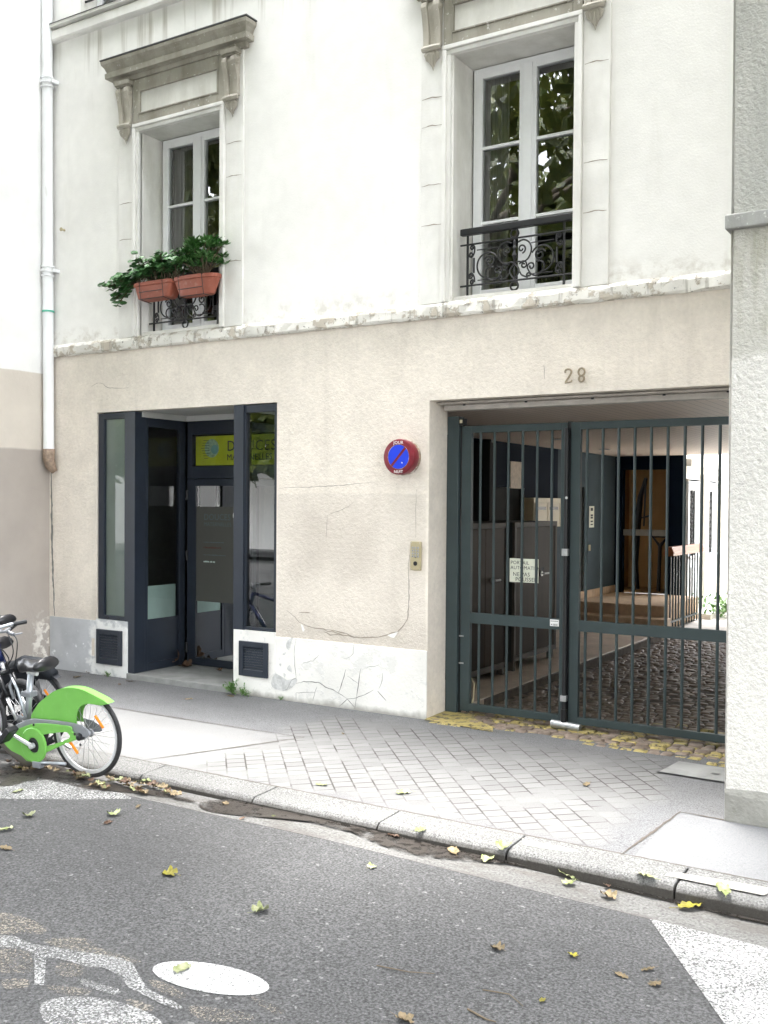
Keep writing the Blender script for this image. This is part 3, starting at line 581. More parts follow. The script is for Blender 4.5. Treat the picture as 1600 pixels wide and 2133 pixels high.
# ---- carved surround: pilasters, architrave, frieze panel, consoles and cornice
def surround(c, top):
    dz = top-5.905; s = thing('window_surround', None, None); s.parent = bld
    Z = lambda z: z+dz
    b = MB()
    for q in (-1, 1):
        a, e = sorted((c+q*.645, c+q*.87)); b.box(a, e, -.028, -.001, 3.716, Z(6.455))
    b.build('pilaster', m_trimw, s, bevel=.003)
    b = MB()                                      # architrave in two steps
    for q in (-1, 1):
        a, e = sorted((c+q*.570, c+q*.606)); b.box(a, e, -.040, .02, 3.716, Z(5.905))
        a, e = sorted((c+q*.606, c+q*.643)); b.box(a, e, -.060, -.001, 3.716, Z(5.945))
    b.box(c-.606, c+.606, -.0402, .02, Z(5.907), Z(5.945)); b.box(c-.643, c+.643, -.0602, -.001, Z(5.947), Z(5.985))
    b.build('architrave', m_trimw, s, bevel=.006)
    b = MB(); zf0, zf1 = Z(5.987), Z(6.459)       # frieze with a sunk panel
    px0, px1, pz0, pz1 = c-.555, c+.555, Z(6.08), Z(6.335)
    b.box(c-.643, px0, -.045, -.001, zf0, zf1); b.box(px1, c+.643, -.045, -.001, zf0, zf1); b.box(px0, px1, -.045, -.001, zf0, pz0); b.box(px0, px1, -.045, -.001, pz1, zf1)
    b.build('frieze', m_stone, s, bevel=.008)
    b = MB(); b.box(px0, px1, -.020, -.001, pz0, pz1); b.build('panel', m_trim, s)
    b = MB(); e_ = .014  # bars in darker stone, added to draw the shade of the sunk panel
    b.box(px0, px1, -.053, -.0203, pz0, pz0+e_); b.box(px0, px1, -.053, -.0203, pz1-e_, pz1); b.box(px0, px0+e_, -.0528, -.0203, pz0+e_, pz1-e_); b.box(px1-e_, px1, -.0528, -.0203, pz0+e_, pz1-e_); b.build('panel_shade_moulding', m_stone, s, bevel=.004)
    b = MB()                                      # cornice: moulded profile, returned at the ends
    prof = [(-.03, 6.46), (-.058, 6.46), (-.066, 6.492), (-.062, 6.510), (-.128, 6.512), (-.130, 6.568), (-.112, 6.572), (-.118, 6.590), (-.134, 6.625), (-.160, 6.655), (-.166, 6.69), (0, 6.695)]
    rings = [[(c-.87-(-y)*.88, 0, Z(z)), (c-.87-(-y)*.88, y, Z(z)), (c+.87+(-y)*.88, y, Z(z)), (c+.87+(-y)*.88, 0, Z(z))] for y, z in prof]
    vs = [p for r in rings for p in r]; n = len(prof)
    b._add(vs, [(4*i+k, 4*i+k+1, 4*(i+1)+k+1, 4*(i+1)+k) for i in range(n-1) for k in range(3)]); b.quad(*rings[0]); b.quad(*rings[-1])
    b.build('cornice', m_stone, s, bevel=.004)
    b = MB(); b.box(c-1.022, c+1.022, -.168, 0, Z(6.696), Z(6.709)); b.build('flashing', m_zinc, s)
    for q in (-1, 1):                             # scrolled console, block above and leaf drop below
        x = c+q*.745; w = .088
        b = MB(); b.box(x-.105, x+.105, -.118, -.029, Z(6.405), Z(6.459)); b.box(x-.093, x+.093, -.108, -.029, Z(6.39), Z(6.405)); b.build('console_block', m_stone, s, bevel=.008)
        side = [(-.03, 6.39), (-.092, 6.39), (-.112, 6.372), (-.116, 6.335), (-.106, 6.29), (-.088, 6.22), (-.074, 6.14), (-.068, 6.06), (-.066, 6.0), (-.03, 6.0)]
        P = [(y, Z(z)) for y, z in side]
        b = MB()
        for a_, e_, g in ((x-w, x-.030, 0), (x-.030, x+.030, .022), (x+.030, x+w, 0)):
            b.prism([(y+(g if y < -.05 else 0), z) for y, z in P], YZX, a_+.002, e_-.002)
        for sgn in (-1, 1):
            sp = spiral((-.076, Z(6.338)), .036, .007, 90, 90+560, 30)
            b.tube([(x+sgn*(w-.002), y, z) for y, z in sp], .008, 6)
        b.tube([(x-w, -.066, Z(5.985)), (x-.03, -.084, Z(5.98)), (x+.03, -.084, Z(5.98)), (x+w, -.066, Z(5.985))], .027, 8)
        b.build('console', m_stonel, s, bevel=.006)
        b = MB()
        for k in (-2, -1, 0, 1, 2):
            L = .15-.03*abs(k); b.tube([(x+k*.018, -.06, Z(5.97)), (x+k*.030, -.064, Z(5.93)), (x+k*.027, -.055, Z(5.95-L*.6)), (x+k*.008, -.036, Z(5.95-L))], [.012, .019, .014, .003], 7)
        b.build('leaf_drop', m_stonel, s)
    # open joints of the pilaster stones
    for q in (-1, 1):
        for zz in (4.35, 4.78, 5.22, 5.50):
            if random.random() < .85:
                x = c+q*.757; zz += random.uniform(-.08, .08); b = MB(); b.ribbon([(x-.10, zz), (x, zz+.005), (x+.10, zz-.004)], .009, lambda u, v: (u, -.031, v)); b.build('joint', m_crackf, s)
surround(W1, 5.905); surround(W2, 5.87)

# ---- roof, back wall, party walls
b = MB(); b.box(X0, X1, .36, 9.62, ZT-.22, ZT); b.box(X0, X1, -.12, .36, ZT, ZT+.12); b.build('roof', m_zinc, bld)
b = MB()
b.quad((X0,9.64,2.83),(X1,9.64,2.83),(X1,9.64,ZT-.23),(X0,9.64,ZT-.23)); b.quad((X0,9.64,-.3),(-5.97,9.64,-.3),(-5.97,9.64,2.83),(X0,9.64,2.83))
b.quad((X0,.34,-.3),(X0,9.64,-.3),(X0,9.64,ZT-.23),(X0,.34,ZT-.23))
b.quad((X1,.34,3.0),(X1,9.64,3.0),(X1,9.64,ZT-.23),(X1,.34,ZT-.23))
b.build('wall', m_court, bld)

# ------------------------------------------------------------------ shop entrance
YP = .80
def framed(name, parent, x0, x1, z0, z1, y, t, st, mtl, d=.06):
    b = MB(); b.box(x0, x0+st[0], y, y+d, z0, z1); b.box(x1-st[1], x1, y, y+d, z0, z1); b.box(x0+st[0], x1-st[1], y, y+d, z1-st[2], z1); b.box(x0+st[0], x1-st[1], y, y+d, z0, z0+st[3])
    return b.build(name, mtl, parent, bevel=.003)
# side windows on the street
sw = framed('shop_window', bld, -8.628, -8.205, .624, 2.912, .012, 0, (.085, .008, .065, .045), m_anth)
b = MB(); b.quad((-8.545,.045,.667),(-8.21,.045,.667),(-8.21,.045,2.85),(-8.545,.045,2.85)); b.build('pane', m_glass2, sw)
b = MB(); b.quad((-8.545,.052,.667),(-8.21,.052,.667),(-8.21,.052,2.85),(-8.545,.052,2.85)); b.build('film', m_frost, sw)
b = MB(); b.box(-8.204, -8.048, -.004, .155, .062, 2.914); b.build('corner_post', m_anth, bld, bevel=.003)
sw2 = framed('shop_window', bld, -6.528, -6.115, .654, 2.915, .012, 0, (.012, .035, .075, .03), m_anth)
b = MB(); b.quad((-6.517,.045,.684),(-6.149,.045,.684),(-6.149,.045,2.84),(-6.517,.045,2.84)); b.build('pane', m_glass3, sw2)
b = MB(); b.box(-6.655, -6.5285, -.006, .10, .062, 2.918); b.build('corner_post', m_anth, bld, bevel=.003)
b = MB()
for x in (-8.47, -8.30, -6.44, -6.27): b = MB(); b.box(x-.015, x+.015, .004, .0118, .634 if x < -7 else .662, .648 if x < -7 else .672); b.build('drain_slot', m_black, bld)
# left return: glazed panel with a solid kick plate
rt = thing('return_panel', None, None); rt.parent = bld
b = MB(); xr = -8.05
b.box(xr-.055, xr, .156, .20, .062, 2.86); b.box(xr-.055, xr, .70, .79, .062, 2.86); b.box(xr-.055, xr, .20, .70, 2.76, 2.86); b.box(xr-.055, xr, .20, .70, .062, .15)
b.build('frame', m_anth, rt, bevel=.003)
b = MB(); b.box(xr-.045, xr-.014, .20, .70, .15, .632); b.build('kick_plate', m_anth, rt)
b = MB(); b.quad((xr-.02,.20,.632),(xr-.02,.70,.632),(xr-.02,.70,2.76),(xr-.02,.20,2.76)); b.build('pane', m_glass2, rt)
b = MB(); b.quad((xr-.026,.20,.632),(xr-.026,.66,.632),(xr-.026,.66,1.0),(xr-.026,.20,1.0)); b.build('film', m_frostg, rt)
# right return
rt2 = thing('return_panel', None, None); rt2.parent = bld; xq = -6.60
b = MB(); b.box(xq, xq+.05, .101, .15, .062, 2.86); b.box(xq, xq+.05, .70, .79, .062, 2.86); b.box(xq, xq+.05, .15, .70, 2.76, 2.86); b.box(xq, xq+.05, .15, .70, .062, .12); b.build('frame', m_anth, rt2, bevel=.003)
b = MB(); b.quad((xq+.02,.15,.12),(xq+.02,.70,.12),(xq+.02,.70,2.76),(xq+.02,.15,2.76)); b.build('pane', m_glass2, rt2)
# soffit and sill of the porch
b = MB(); b.box(-8.63, -6.12, .102, YP+.12, 2.925, 2.96); b.box(-8.05, -8.03, .10, YP, 2.862, 2.924); b.box(-8.03, -6.6, YP-.02, YP, 2.862, 2.924); b.build('soffit', m_soffit, bld)
b = MB(); b.box(-8.145, -6.64, -.03, YP+.1, -.3, .060); b.build('threshold', m_sill, bld, bevel=.006)
# door, transom and fixed light
dr = framed('door', bld, -8.028, -7.07, .066, 2.20, YP, 0, (.125, .12, .08, .085), m_anth, .055)
b = MB(); b.quad((-7.903,YP+.02,.151),(-7.19,YP+.02,.151),(-7.19,YP+.02,2.12),(-7.903,YP+.02,2.12)); b.build('pane', m_glassdoor, dr)
b = MB(); b.quad((-7.903,YP+.017,.80),(-7.19,YP+.017,.80),(-7.19,YP+.017,1.885),(-7.903,YP+.017,1.885)); b.build('film', m_frostd, dr)
for body, size, z in (('DOUCES', .098, 1.735), ('MATERNELLES', .062, 1.665)):
    text('lettering', body, size, m_pale, dr, (-7.79, YP+.0155, z), ext=.0005, space=1.05)
b = MB()                                              # the small print is too fine to read: word-length strokes
for k, (z, h, L, c_) in enumerate(((1.475, .012, .30, 0), (1.41, .022, .26, 1), (1.33, .012, .32, 0), (1.25, .018, .17, 2))):
    b.cur = c_; x = -7.79
    while x < -7.79+L:
        w = random.uniform(.008, .02); b.box(x, x+w, YP+.0150, YP+.0162, z, z+h*random.uniform(.6, 1)); x += w+random.choice((.004, .004, .012))
b.build('small_print', [m_pale, m_redp, m_frostg], dr)
b = MB(); b.lathe([(.055, -.002), (.055, .002)], lambda u, v, w: (-7.30+u, YP+.013+w, 1.79+v), 28); b.build('sticker', m_whitep, dr)
for zz in (.26, 1.32, 2.02): b = MB(); b.tube([(-8.022, YP-.012, zz-.055), (-8.022, YP-.012, zz+.055)], .014, 10); b.build('hinge', m_black, dr)
b = MB(); b.tube([(-7.12, YP-.05, .95), (-7.12, YP-.05, 1.25)], .012, 10); b.tube([(-7.12, YP-.05, .98), (-7.12, YP, .98)], .008, 8); b.tube([(-7.12, YP-.05, 1.22), (-7.12, YP, 1.22)], .008, 8); b.build('handle', m_steel, dr)
ts = framed('transom', bld, -8.028, -6.605, 2.205, 2.86, YP, 0, (.07, .03, .155, .14), m_anth, .055)
b = MB(); b.quad((-7.958,YP+.02,2.345),(-6.635,YP+.02,2.345),(-6.635,YP+.02,2.705),(-7.958,YP+.02,2.705)); b.build('pane', glass('transom_glass', (.9,.93,.9), .5), ts)
sd = framed('side_light', bld, -7.065, -6.605, .066, 2.20, YP, 0, (.05, .05, .08, .085), m_anth, .055)
b = MB(); b.quad((-7.015,YP+.02,.15),(-6.655,YP+.02,.15),(-6.655,YP+.02,2.12),(-7.015,YP+.02,2.12)); b.build('pane', m_glass2, sd)
# banner behind the transom
bn = MB(); bn.quad((-7.945,YP+.05,2.355),(-6.64,YP+.05,2.355),(-6.64,YP+.05,2.69),(-7.945,YP+.05,2.69))
bo = tag(bn.build('banner', m_banner), 'yellow green banner with a round logo behind the glass over the shop door', 'banner')
text('lettering', 'DOUCES', .165, m_ink, bo, (-7.475, YP+.042, 2.515), ext=.0006, space=1.12); text('lettering', 'MATERNELLES', .098, m_ink, bo, (-7.475, YP+.042, 2.41), ext=.0006, space=1.05)
b = MB(); b.lathe([(.105, -.001), (.105, .001)], lambda u, v, w: (-7.70+u, YP+.045+w, 2.55+v), 32)
b.cur = 1; b.lathe([(.052, -.001), (.052, .001)], lambda u, v, w: (-7.655+u, YP+.042+w, 2.535+v), 28)
b.cur = 2
for i in range(8): L = .05+.03*math.sin(i*.5); zz = 2.64-.029*i; b.box(-7.86+.012*abs(i-3), -7.86+.012*abs(i-3)+L*1.5, YP+.043, YP+.045, zz-.0025, zz+.0025)
b.build('logo', [m_logo, m_logob, m_ink], bo)
# shop room behind
b = MB(); x0, x1, y0, y1, z0, z1 = -9.3, -6.05, .11, 5.0, -.05, 3.1
b.quad((x0,y1,z0),(x1,y1,z0),(x1,y1,z1),(x0,y1,z1)); b.quad((x0,y0,z0),(x0,y1,z0),(x0,y1,z1),(x0,y0,z1)); b.quad((x1,.36,z0),(x1,y1,z0),(x1,y1,z1),(x1,.36,z1)); b.quad((x0,YP+.12,z0),(x1,YP+.12,z0),(x1,y1,z0),(x0,y1,z0)); b.quad((x0,YP+.12,z1),(x1,YP+.12,z1),(x1,y1,z1),(x0,y1,z1))
b.build('shop_room', m_roomw, bld)
b = MB(); b.box(-7.95, -7.2, 1.6, 2.1, .06, .78); b.build('counter', simple('shop_counter', (.05,.10,.085), .5), bld)

# ------------------------------------------------------------------ carriage passage behind the gate
XL, XR, YB, ZC = -5.95, -1.477, 9.62, 2.80
b = MB()
b.quad((XL,.345,-.1),(XL,4.35,-.1),(XL,4.35,ZC),(XL,.345,ZC)); b.quad((XL,.345,-.1),(-4.40,.345,-.1),(-4.40,.345,ZC+.1),(XL,.345,ZC+.1))
b.quad((XL,4.35,2.17),(XL,5.62,2.17),(XL,5.62,ZC),(XL,4.35,ZC)); b.quad((XL,5.62,-.1),(XL,6.9,-.1),(XL,6.9,ZC),(XL,5.62,ZC)); b.build('passage_wall', m_navy, bld)
b = MB(); b.quad((XL,6.9,-.1),(XL,7.78,-.1),(XL,7.78,ZC),(XL,6.9,ZC)); b.quad((XL,8.09,-.1),(XL,YB,-.1),(XL,YB,ZC),(XL,8.09,ZC)); b.quad((XL,7.78,2.22),(XL,8.09,2.22),(XL,8.09,ZC),(XL,7.78,ZC)); b.build('passage_wall', m_slate, bld)
b = MB(); b.box(XL-.12, XL-.05, 4.35, 5.62, 0, 2.17); b.build('door', m_dark, bld); b = MB(); b.box(XL-.12, XL-.05, 7.78, 8.09, 0, 2.22); b.build('door', m_dark, bld)
b = MB(); b.quad((XR,.345,-.1),(XR,YB,-.1),(XR,YB,ZC),(XR,.345,ZC)); b.build('passage_wall', m_slate, bld)
b = MB(); b.box(XL-.1, XR, .345, YB, ZC, ZC+.03); b.build('ceiling', m_ceil, bld)
b = MB()
for x, y in ((-5.0, 4.6), (-3.4, 7.4), (-5.3, 7.2), (-2.6, 4.2)): b.lathe([(.09, -.012), (.075, -.001)], lambda u, v, w: (x+u, y+v, ZC+w), 20)
b.build('ceiling_light', m_steel, bld)
b = MB()                                             # end wall with the ochre alcove
ax0, ax1, az0, az1 = -5.82, -4.99, .37, 2.56
b.box(XL, ax0, YB-.001, YB+.15, .0, ZC); b.box(ax1, -4.745, YB-.001, YB+.15, .0, ZC); b.box(ax0, ax1, YB-.001, YB+.15, az1, ZC); b.build('passage_wall', m_navy, bld)
b = MB(); b.quad((ax0-.3,YB+1.3,.3),(ax1+.2,YB+1.3,.3),(ax1+.2,YB+1.3,3),(ax0-.3,YB+1.3,3)); b.quad((ax0-.3,YB+.152,.3),(ax0-.3,YB+1.3,.3),(ax0-.3,YB+1.3,3),(ax0-.3,YB+.152,3)); b.quad((ax1+.2,YB+.152,.3),(ax1+.2,YB+1.3,.3),(ax1+.2,YB+1.3,3),(ax1+.2,YB+.152,3)); b.quad((ax0-.3,YB+.152,2.9),(ax1+.2,YB+.152,2.9),(ax1+.2,YB+1.3,2.9),(ax0-.3,YB+1.3,2.9)); b.quad((ax0-.3,YB+.02,.37),(ax1+.2,YB+.152,.37),(ax1+.2,YB+1.3,.37),(ax0-.3,YB+1.3,.37))
b.build('alcove', m_ochre, bld)
b = MB(); b.box(ax0+.02, ax1-.01, YB+.02, YB+.10, 1.39, 1.50); b.build('beam', m_beamg, bld)
# steps, landing, inner footway with its kerb
b = MB(); b.box(XL+.002, -4.36, 7.28, 7.62, .0, .20); b.box(XL+.002, -4.46, 7.60, YB-.003, .0, .375); b.build('steps', m_step, bld, bevel=.012)
b = MB(); b.box(XL+.001, XL+.02, 7.6, YB-.004, .376, .50); b.box(XL+.001, XL+.02, 7.25, 7.598, .21, .36); b.build('skirting', m_step, bld)
b = MB(); b.box(XL, -4.27, .42, 7.30, -.2, .06); struct(b.build('passage_footway', m_floor, bevel=.012))
b = MB(); b.box(-4.268, -4.235, .9, 6.7, -.2, .052); struct(b.build('passage_kerb', simple('dirty_kerb', (.12,.10,.08), .8, 0, .25, 14)))
# setts
b = MB(); y = -.20; row = 0
while y < 6.9:
    dep = .088*random.uniform(.95, 1.06); x = -4.36-random.uniform(0, .1)
    while x < -1.45:
        w = .112*random.uniform(.8, 1.2)
        edge = -.16+.06*math.sin(x*1.7+1)
        if y > edge and not (y > 1.0 and x < -4.27):
            zt = .004+random.uniform(-.008, .010) - .03*min(1, max(0, (y-.2)/2)); g = .005; i_ = .014
            tx, ty = random.uniform(-.035, .035), random.uniform(-.05, .05)
            yel = (y < .06+.05*math.sin(x*2.1) and random.random() < .85) or (.14 < y < 1.1 - .35*abs(math.sin(x*1.3)) and random.random() < .62)
            if .0 < y+.10*math.sin(x*2.4+.5) < .13: yel = False
            b.cur = 1 if yel else 0
            jj = lambda: random.uniform(-.006, .006)
            base = [(x+g,y+g,-.06),(x+w-g,y+g,-.06),(x+w-g,y+dep-g,-.06),(x+g,y+dep-g,-.06)]
            mid = [(p[0]+jj(), p[1]+jj(), zt-.012+tx*(p[0]-x-w/2)+ty*(p[1]-y-dep/2)) for p in base]
            top = [(x+g+i_+jj(),y+g+i_+jj(),0),(x+w-g-i_+jj(),y+g+i_+jj(),0),(x+w-g-i_+jj(),y+dep-g-i_+jj(),0),(x+g+i_+jj(),y+dep-g-i_+jj(),0)]
            top = [(p[0], p[1], zt+tx*(p[0]-x-w/2)+ty*(p[1]-y-dep/2)) for p in top]
            b.smooth = True
            b._add(base+mid+top, [(0,1,5,4),(1,2,6,5),(2,3,7,6),(3,0,4,7),(4,5,9,8),(5,6,10,9),(6,7,11,10),(7,4,8,11),(8,9,10,11)])
        x += w
    y += dep; row += 1
b.smooth = False
b.cur = 2; b.quad((-4.37,.0,-.018),(-1.46,.0,-.018),(-1.46,7.0,-.05),(-4.37,7.0,-.05))
struct(b.build('cobbled_ground', [m_cob, m_coby, m_mort]))
b = MB(); b.poly([(-4.395,-.05,.010),(-3.9,-.10,.007),(-3.68,-.13,.006),(-3.75,.02,.010),(-4.0,.18,.016),(-4.10,.36,.02),(-4.395,.36,.02)]); struct(b.build('painted_threshold', m_coby))
b = MB(); b.quad((-4.75,6.9,-.03),(14,6.9,-.03),(14,26,-.03),(-4.75,26,-.03)); struct(b.build('courtyard_ground', simple('courtyard_paving', (.42,.40,.37), .8, 0, .15, 4)))

# ------------------------------------------------------------------ neighbours
nb = thing('neighbouring_house', 'rough grey and white rendered house with a cement ledge at the right edge', 'building')
b = MB(); PX, PY = -1.462, -1.407
b.quad((PX,PY,.15),(7,PY,.15),(7,PY,3.65),(PX,PY,3.65)); b.quad((PX,PY,3.743),(7,PY,3.743),(7,PY,9),(PX-.03,PY,9))
b.quad((PX-.006,PY,-.3),(PX-.03,PY,9),(PX-.03,.0,9),(PX-.006,.0,-.3)); b.quad((PX,0,-.3),(PX,0,9),(PX,12,9),(PX,12,-.3)); b.quad((PX-.02,PY,9),(7,PY,9),(7,12,9),(PX-.02,12,9)); b.quad((7,PY,0),(7,12,0),(7,12,9),(7,PY,9))
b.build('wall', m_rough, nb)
b = MB(); n = 40; vs = []
for i in range(n+1):
    x = PX-.004+(7-PX)*i/n if i else PX-.004
    for k, (y, z) in enumerate(((PY-.001,-.3),(PY-.012,.02),(PY-.012,.145),(PY-.001,.166))): vs.append((x, y, z+(random.uniform(-.012,.02) if k > 1 else 0)))
b._add(vs, [(4*i+k, 4*(i+1)+k, 4*(i+1)+k+1, 4*i+k+1) for i in range(n) for k in range(3)]); b.build('base', m_roughb, nb)
b = MB(); b.box(PX-.045, 7, PY-.045, PY+.4, 3.652, 3.742); b.build('ledge', m_ledge, nb, bevel=.008)
nl = thing('neighbouring_house', 'pale rendered house projecting at the left edge, taupe below its first floor', 'building')
b = MB(); b.box(-17, -9.421, -.92, 8, -.3, 9.4); b.build('wall', m_left, nl)

# courtyard behind the passage
cb = thing('courtyard_building', 'sunlit pale building in the courtyard behind the gate bars', 'building')
b = MB(); xw = -4.745; ye = 23
b.quad((xw,9.78,-.1),(xw,ye,-.1),(xw,ye,6.5),(xw,9.78,6.5)); b.quad((xw,ye,-.1),(14,ye,-.1),(14,ye,6.5),(xw,ye,6.5)); b.quad((xw,9.78,6.5),(xw,ye,6.5),(-8,ye,6.5),(-8,9.78,6.5)); b.quad((-8,9.78,2.85),(xw,9.78,2.85),(xw,9.78,6.5),(-8,9.78,6.5))
b.build('wall', m_court, cb)
b = MB(); b.box(xw+.001, xw+.10, 9.79, 15.9, 2.62, 2.75); b.box(xw+.001, xw+.05, 9.79, 15.9, 2.35, 2.40); b.build('cornice', m_court, cb, bevel=.01)
for (ya, yb) in ((9.80, 10.55), (11.05, 11.80)):
    d = thing('door', None, None); d.parent = cb
    b = MB(); x = xw
    b.box(x+.002, x+.05, ya, ya+.09, .05, 2.40); b.box(x+.002, x+.05, yb-.09, yb, .05, 2.40); b.box(x+.002, x+.05, ya+.09, yb-.09, 2.2, 2.40); b.box(x+.002, x+.05, ya+.09, yb-.09, .05, .98); b.box(x+.05, x+.07, ya+.16, yb-.16, .2, .85); b.box(x+.05, x+.085, ya, yb, 1.0, 1.05)
    b.box(x+.002, x+.05, (ya+yb)/2-.05+.12, yb-.09, .98, 2.2)
    b.build('leaf', m_cdoor, d, bevel=.006)
    b = MB(); b.quad((x+.004,ya+.09,.98),(x+.004,yb-.15,.98),(x+.004,yb-.15,2.2),(x+.004,ya+.09,2.2)); b.build('pane', m_dark, d)
    b = MB()
    for k in range(4):
        yy = ya+.13+.10*k
        b.tube([(x+.03, yy, .98), (x+.03, yy, 2.2)], .008, 6)
    for k in range(9):
        zz = 1.05+.13*k
        b.tube([(x+.03, ya+.18+p[0], zz+p[1]) for p in spiral((0,0), .05, .012, 0, 500, 16)], .008, 5); b.tube([(x+.03, ya+.33-p[0], zz+p[1]+.05) for p in spiral((0,0), .05, .012, 0, 500, 16)], .008, 5)
    b.build('grille', m_iron, d)
b = MB(); b.box(xw+.002, xw+.12, 10.70, 10.95, 0, 2.5); b.box(xw+.002, xw+.12, 11.95, 12.2, 0, 2.5); b.build('pilaster', m_court, cb, bevel=.008)
b = MB(); b.box(xw+.002, xw+.45, 9.8, 12.6, -.1, .06); b.build('doorstep', m_court, cb)

# stair rail
sr = thing('stair_railing', 'stair railing with a thick varnished wooden cap beside the steps inside the passage', 'railing')
b = MB()
for i in range(11):
    y = 7.75+.16*i; b.box(-4.455, -4.435, y-.008, y+.008, .37 if y > 7.62 else .2, 1.16)
bars = b
for i in range(11):
    y = 7.75+.16*i; q = MB(); q.box(-4.425, -4.405, y-.009, y+.009, .0, 1.16); q.build('baluster', m_gate, sr)
b = MB(); b.box(-4.43, -4.40, 7.74, 9.36, .10, .13); b.build('bottom_rail', m_gate, sr)
b = MB(); b.prism([(-.075,1.15),(.075,1.15),(.085,1.20),(.05,1.29),(-.05,1.29),(-.085,1.20)], lambda u, v, w: (-4.415+u, w, v), 7.62, 9.45); b.build('handrail', m_wood, sr, bevel=.01)

# letterboxes, plaque, notice, switch, pipe
lb = thing('letterbox_bank', 'row of three cream letterboxes on the dark blue passage wall', 'letterboxes')
b = MB(); b.box(XL+.002, XL+.16, 5.60, 7.06, 1.60, 2.03); b.build('body', m_cream, lb, bevel=.006)
for k in range(3):
    y0 = 5.635+.47*k; b = MB(); b.box(XL+.161, XL+.172, y0, y0+.45, 1.63, 1.96); o = b.build('door', m_cream, lb, bevel=.004)
    b = MB(); b.box(XL+.1722, XL+.174, y0+.06, y0+.39, 1.855, 1.90); b.build('slot', m_black, o)
    b = MB(); b.tube([(XL+.172, y0+.08, 1.74), (XL+.176, y0+.08, 1.74)], .012, 10); b.build('lock', m_steel, o)
b = MB(); b.box(XL+.002, XL+.03, 5.08, 5.49, 2.16, 2.54); tag(b.build('plaque', m_plaq, bevel=.004), 'blank beige plaque high on the dark blue passage wall', 'plaque')
b = MB(); b.box(XL+.002, XL+.006, 8.30, 8.53, 1.55, 1.91); o = tag(b.build('notice', m_paper), 'narrow printed notice on the slate blue wall near the steps', 'notice')
b = MB()
for zz, h in ((1.83, .05), (1.74, .03), (1.70, .03), (1.64, .025), (1.59, .02)): b.box(XL+.0062, XL+.007, 8.36, 8.47, zz, zz+h)
b.build('print', m_ink, o)
b = MB(); b.box(XL+.002, XL+.02, 8.26, 8.34, 1.16, 1.26); tag(b.build('light_switch', m_cream, bevel=.003), 'small cream light switch on the slate blue passage wall', 'switch')
b = MB(); b.tube([(XL+.08, 4.22, .06), (XL+.08, 4.22, ZC-.005)], .05, 14); b.cur = 1; b.tube([(XL+.10, 4.33, .06), (XL+.10, 4.33, ZC-.005)], .012, 8); b.cur = 0; b.box(XL+.001, XL+.25, 3.95, 4.15, 1.7, ZC-.06); tag(b.build('service_pipe', [m_dark, m_steel]), 'black service pipes running up the dark wall behind the cabinets', 'pipe')
# cargo trolley-like shape in the alcove
tr = thing('folded_pushchair', 'dark folded pushchair shape leaning in the ochre alcove', 'pushchair')
b = MB(); yq = YB+.5
b.tube([(-5.68,yq,.40),(-5.74,yq+.05,.9),(-5.73,yq+.08,1.6),(-5.66,yq+.05,2.1),(-5.55,yq,2.42)], [.03,.05,.07,.05,.03], 10); b.tube([(-5.55,yq,2.42),(-5.57,yq,1.9),(-5.58,yq,1.55)], .018, 8); b.tube([(-5.62,yq,1.7),(-5.45,yq,1.75)], .015, 8); b.build('frame', m_black, tr)
b = MB(); b.tube([(-5.3,yq,.38),(-5.28,yq,1.2),(-5.42,yq,1.37),(-5.15,yq,1.37),(-5.28,yq,1.2)], .035, 8); b.build('stand', m_black, tr)

# bin cabinets
def cabinet(lab, ya, yb, zb):
    c = thing('metal_cabinet', lab, 'cabinet', group='metal cabinets inside the gate'); xf, xk = -4.66, -5.35
    b = MB(); b.box(xk, xf-.03, ya, yb, zb, 1.735); b.build('body', m_dark, c)
    b = MB(); st = .055
    b.box(xf-.03, xf, ya, ya+st, zb, 1.735); b.box(xf-.03, xf, yb-st, yb, zb, 1.735); b.box(xf-.03, xf, ya+st, yb-st, 1.68, 1.735); b.box(xf-.03, xf, ya+st, yb-st, zb, zb+.06); b.build('frame', m_cabf, c, bevel=.003)
    n = 2 if yb-ya > 1 else 1; w = (yb-ya-2*st)/n
    for k in range(n):
        y0 = ya+st+k*w
        b = MB(); b.box(xf-.028, xf-.008, y0+.004, y0+w-.004, zb+.064, 1.676); d = b.build('door', m_cab, c, bevel=.003)
        if k == n-1 or n == 1:
            b = MB(); yh = y0+(w*.5 if n == 1 else .16); b.lathe([(.03,0),(.03,.012)], lambda u, v, w_: (xf-.008+w_, yh+u, 1.12+v), 14); b.tube([(xf+.03, yh, 1.12), (xf+.035, yh+.12, 1.12)], .011, 8); b.tube([(xf, yh, 1.12), (xf+.03, yh, 1.12)], .01, 8); b.build('handle', m_steel, d)
    for y in (ya+.06, yb-.06):
        b = MB(); b.box(xf-.09, xf-.02, y-.03, y+.03, .06, zb); b.build('foot', m_cabf, c)
    return c
cabinet('dark metal cabinet with one door beside the gate hinge post', 1.18, 2.28, .14)
cabinet('dark metal cabinet with a lit bronze door and pale bottom rail below the letterboxes', 2.45, 3.70, .17)

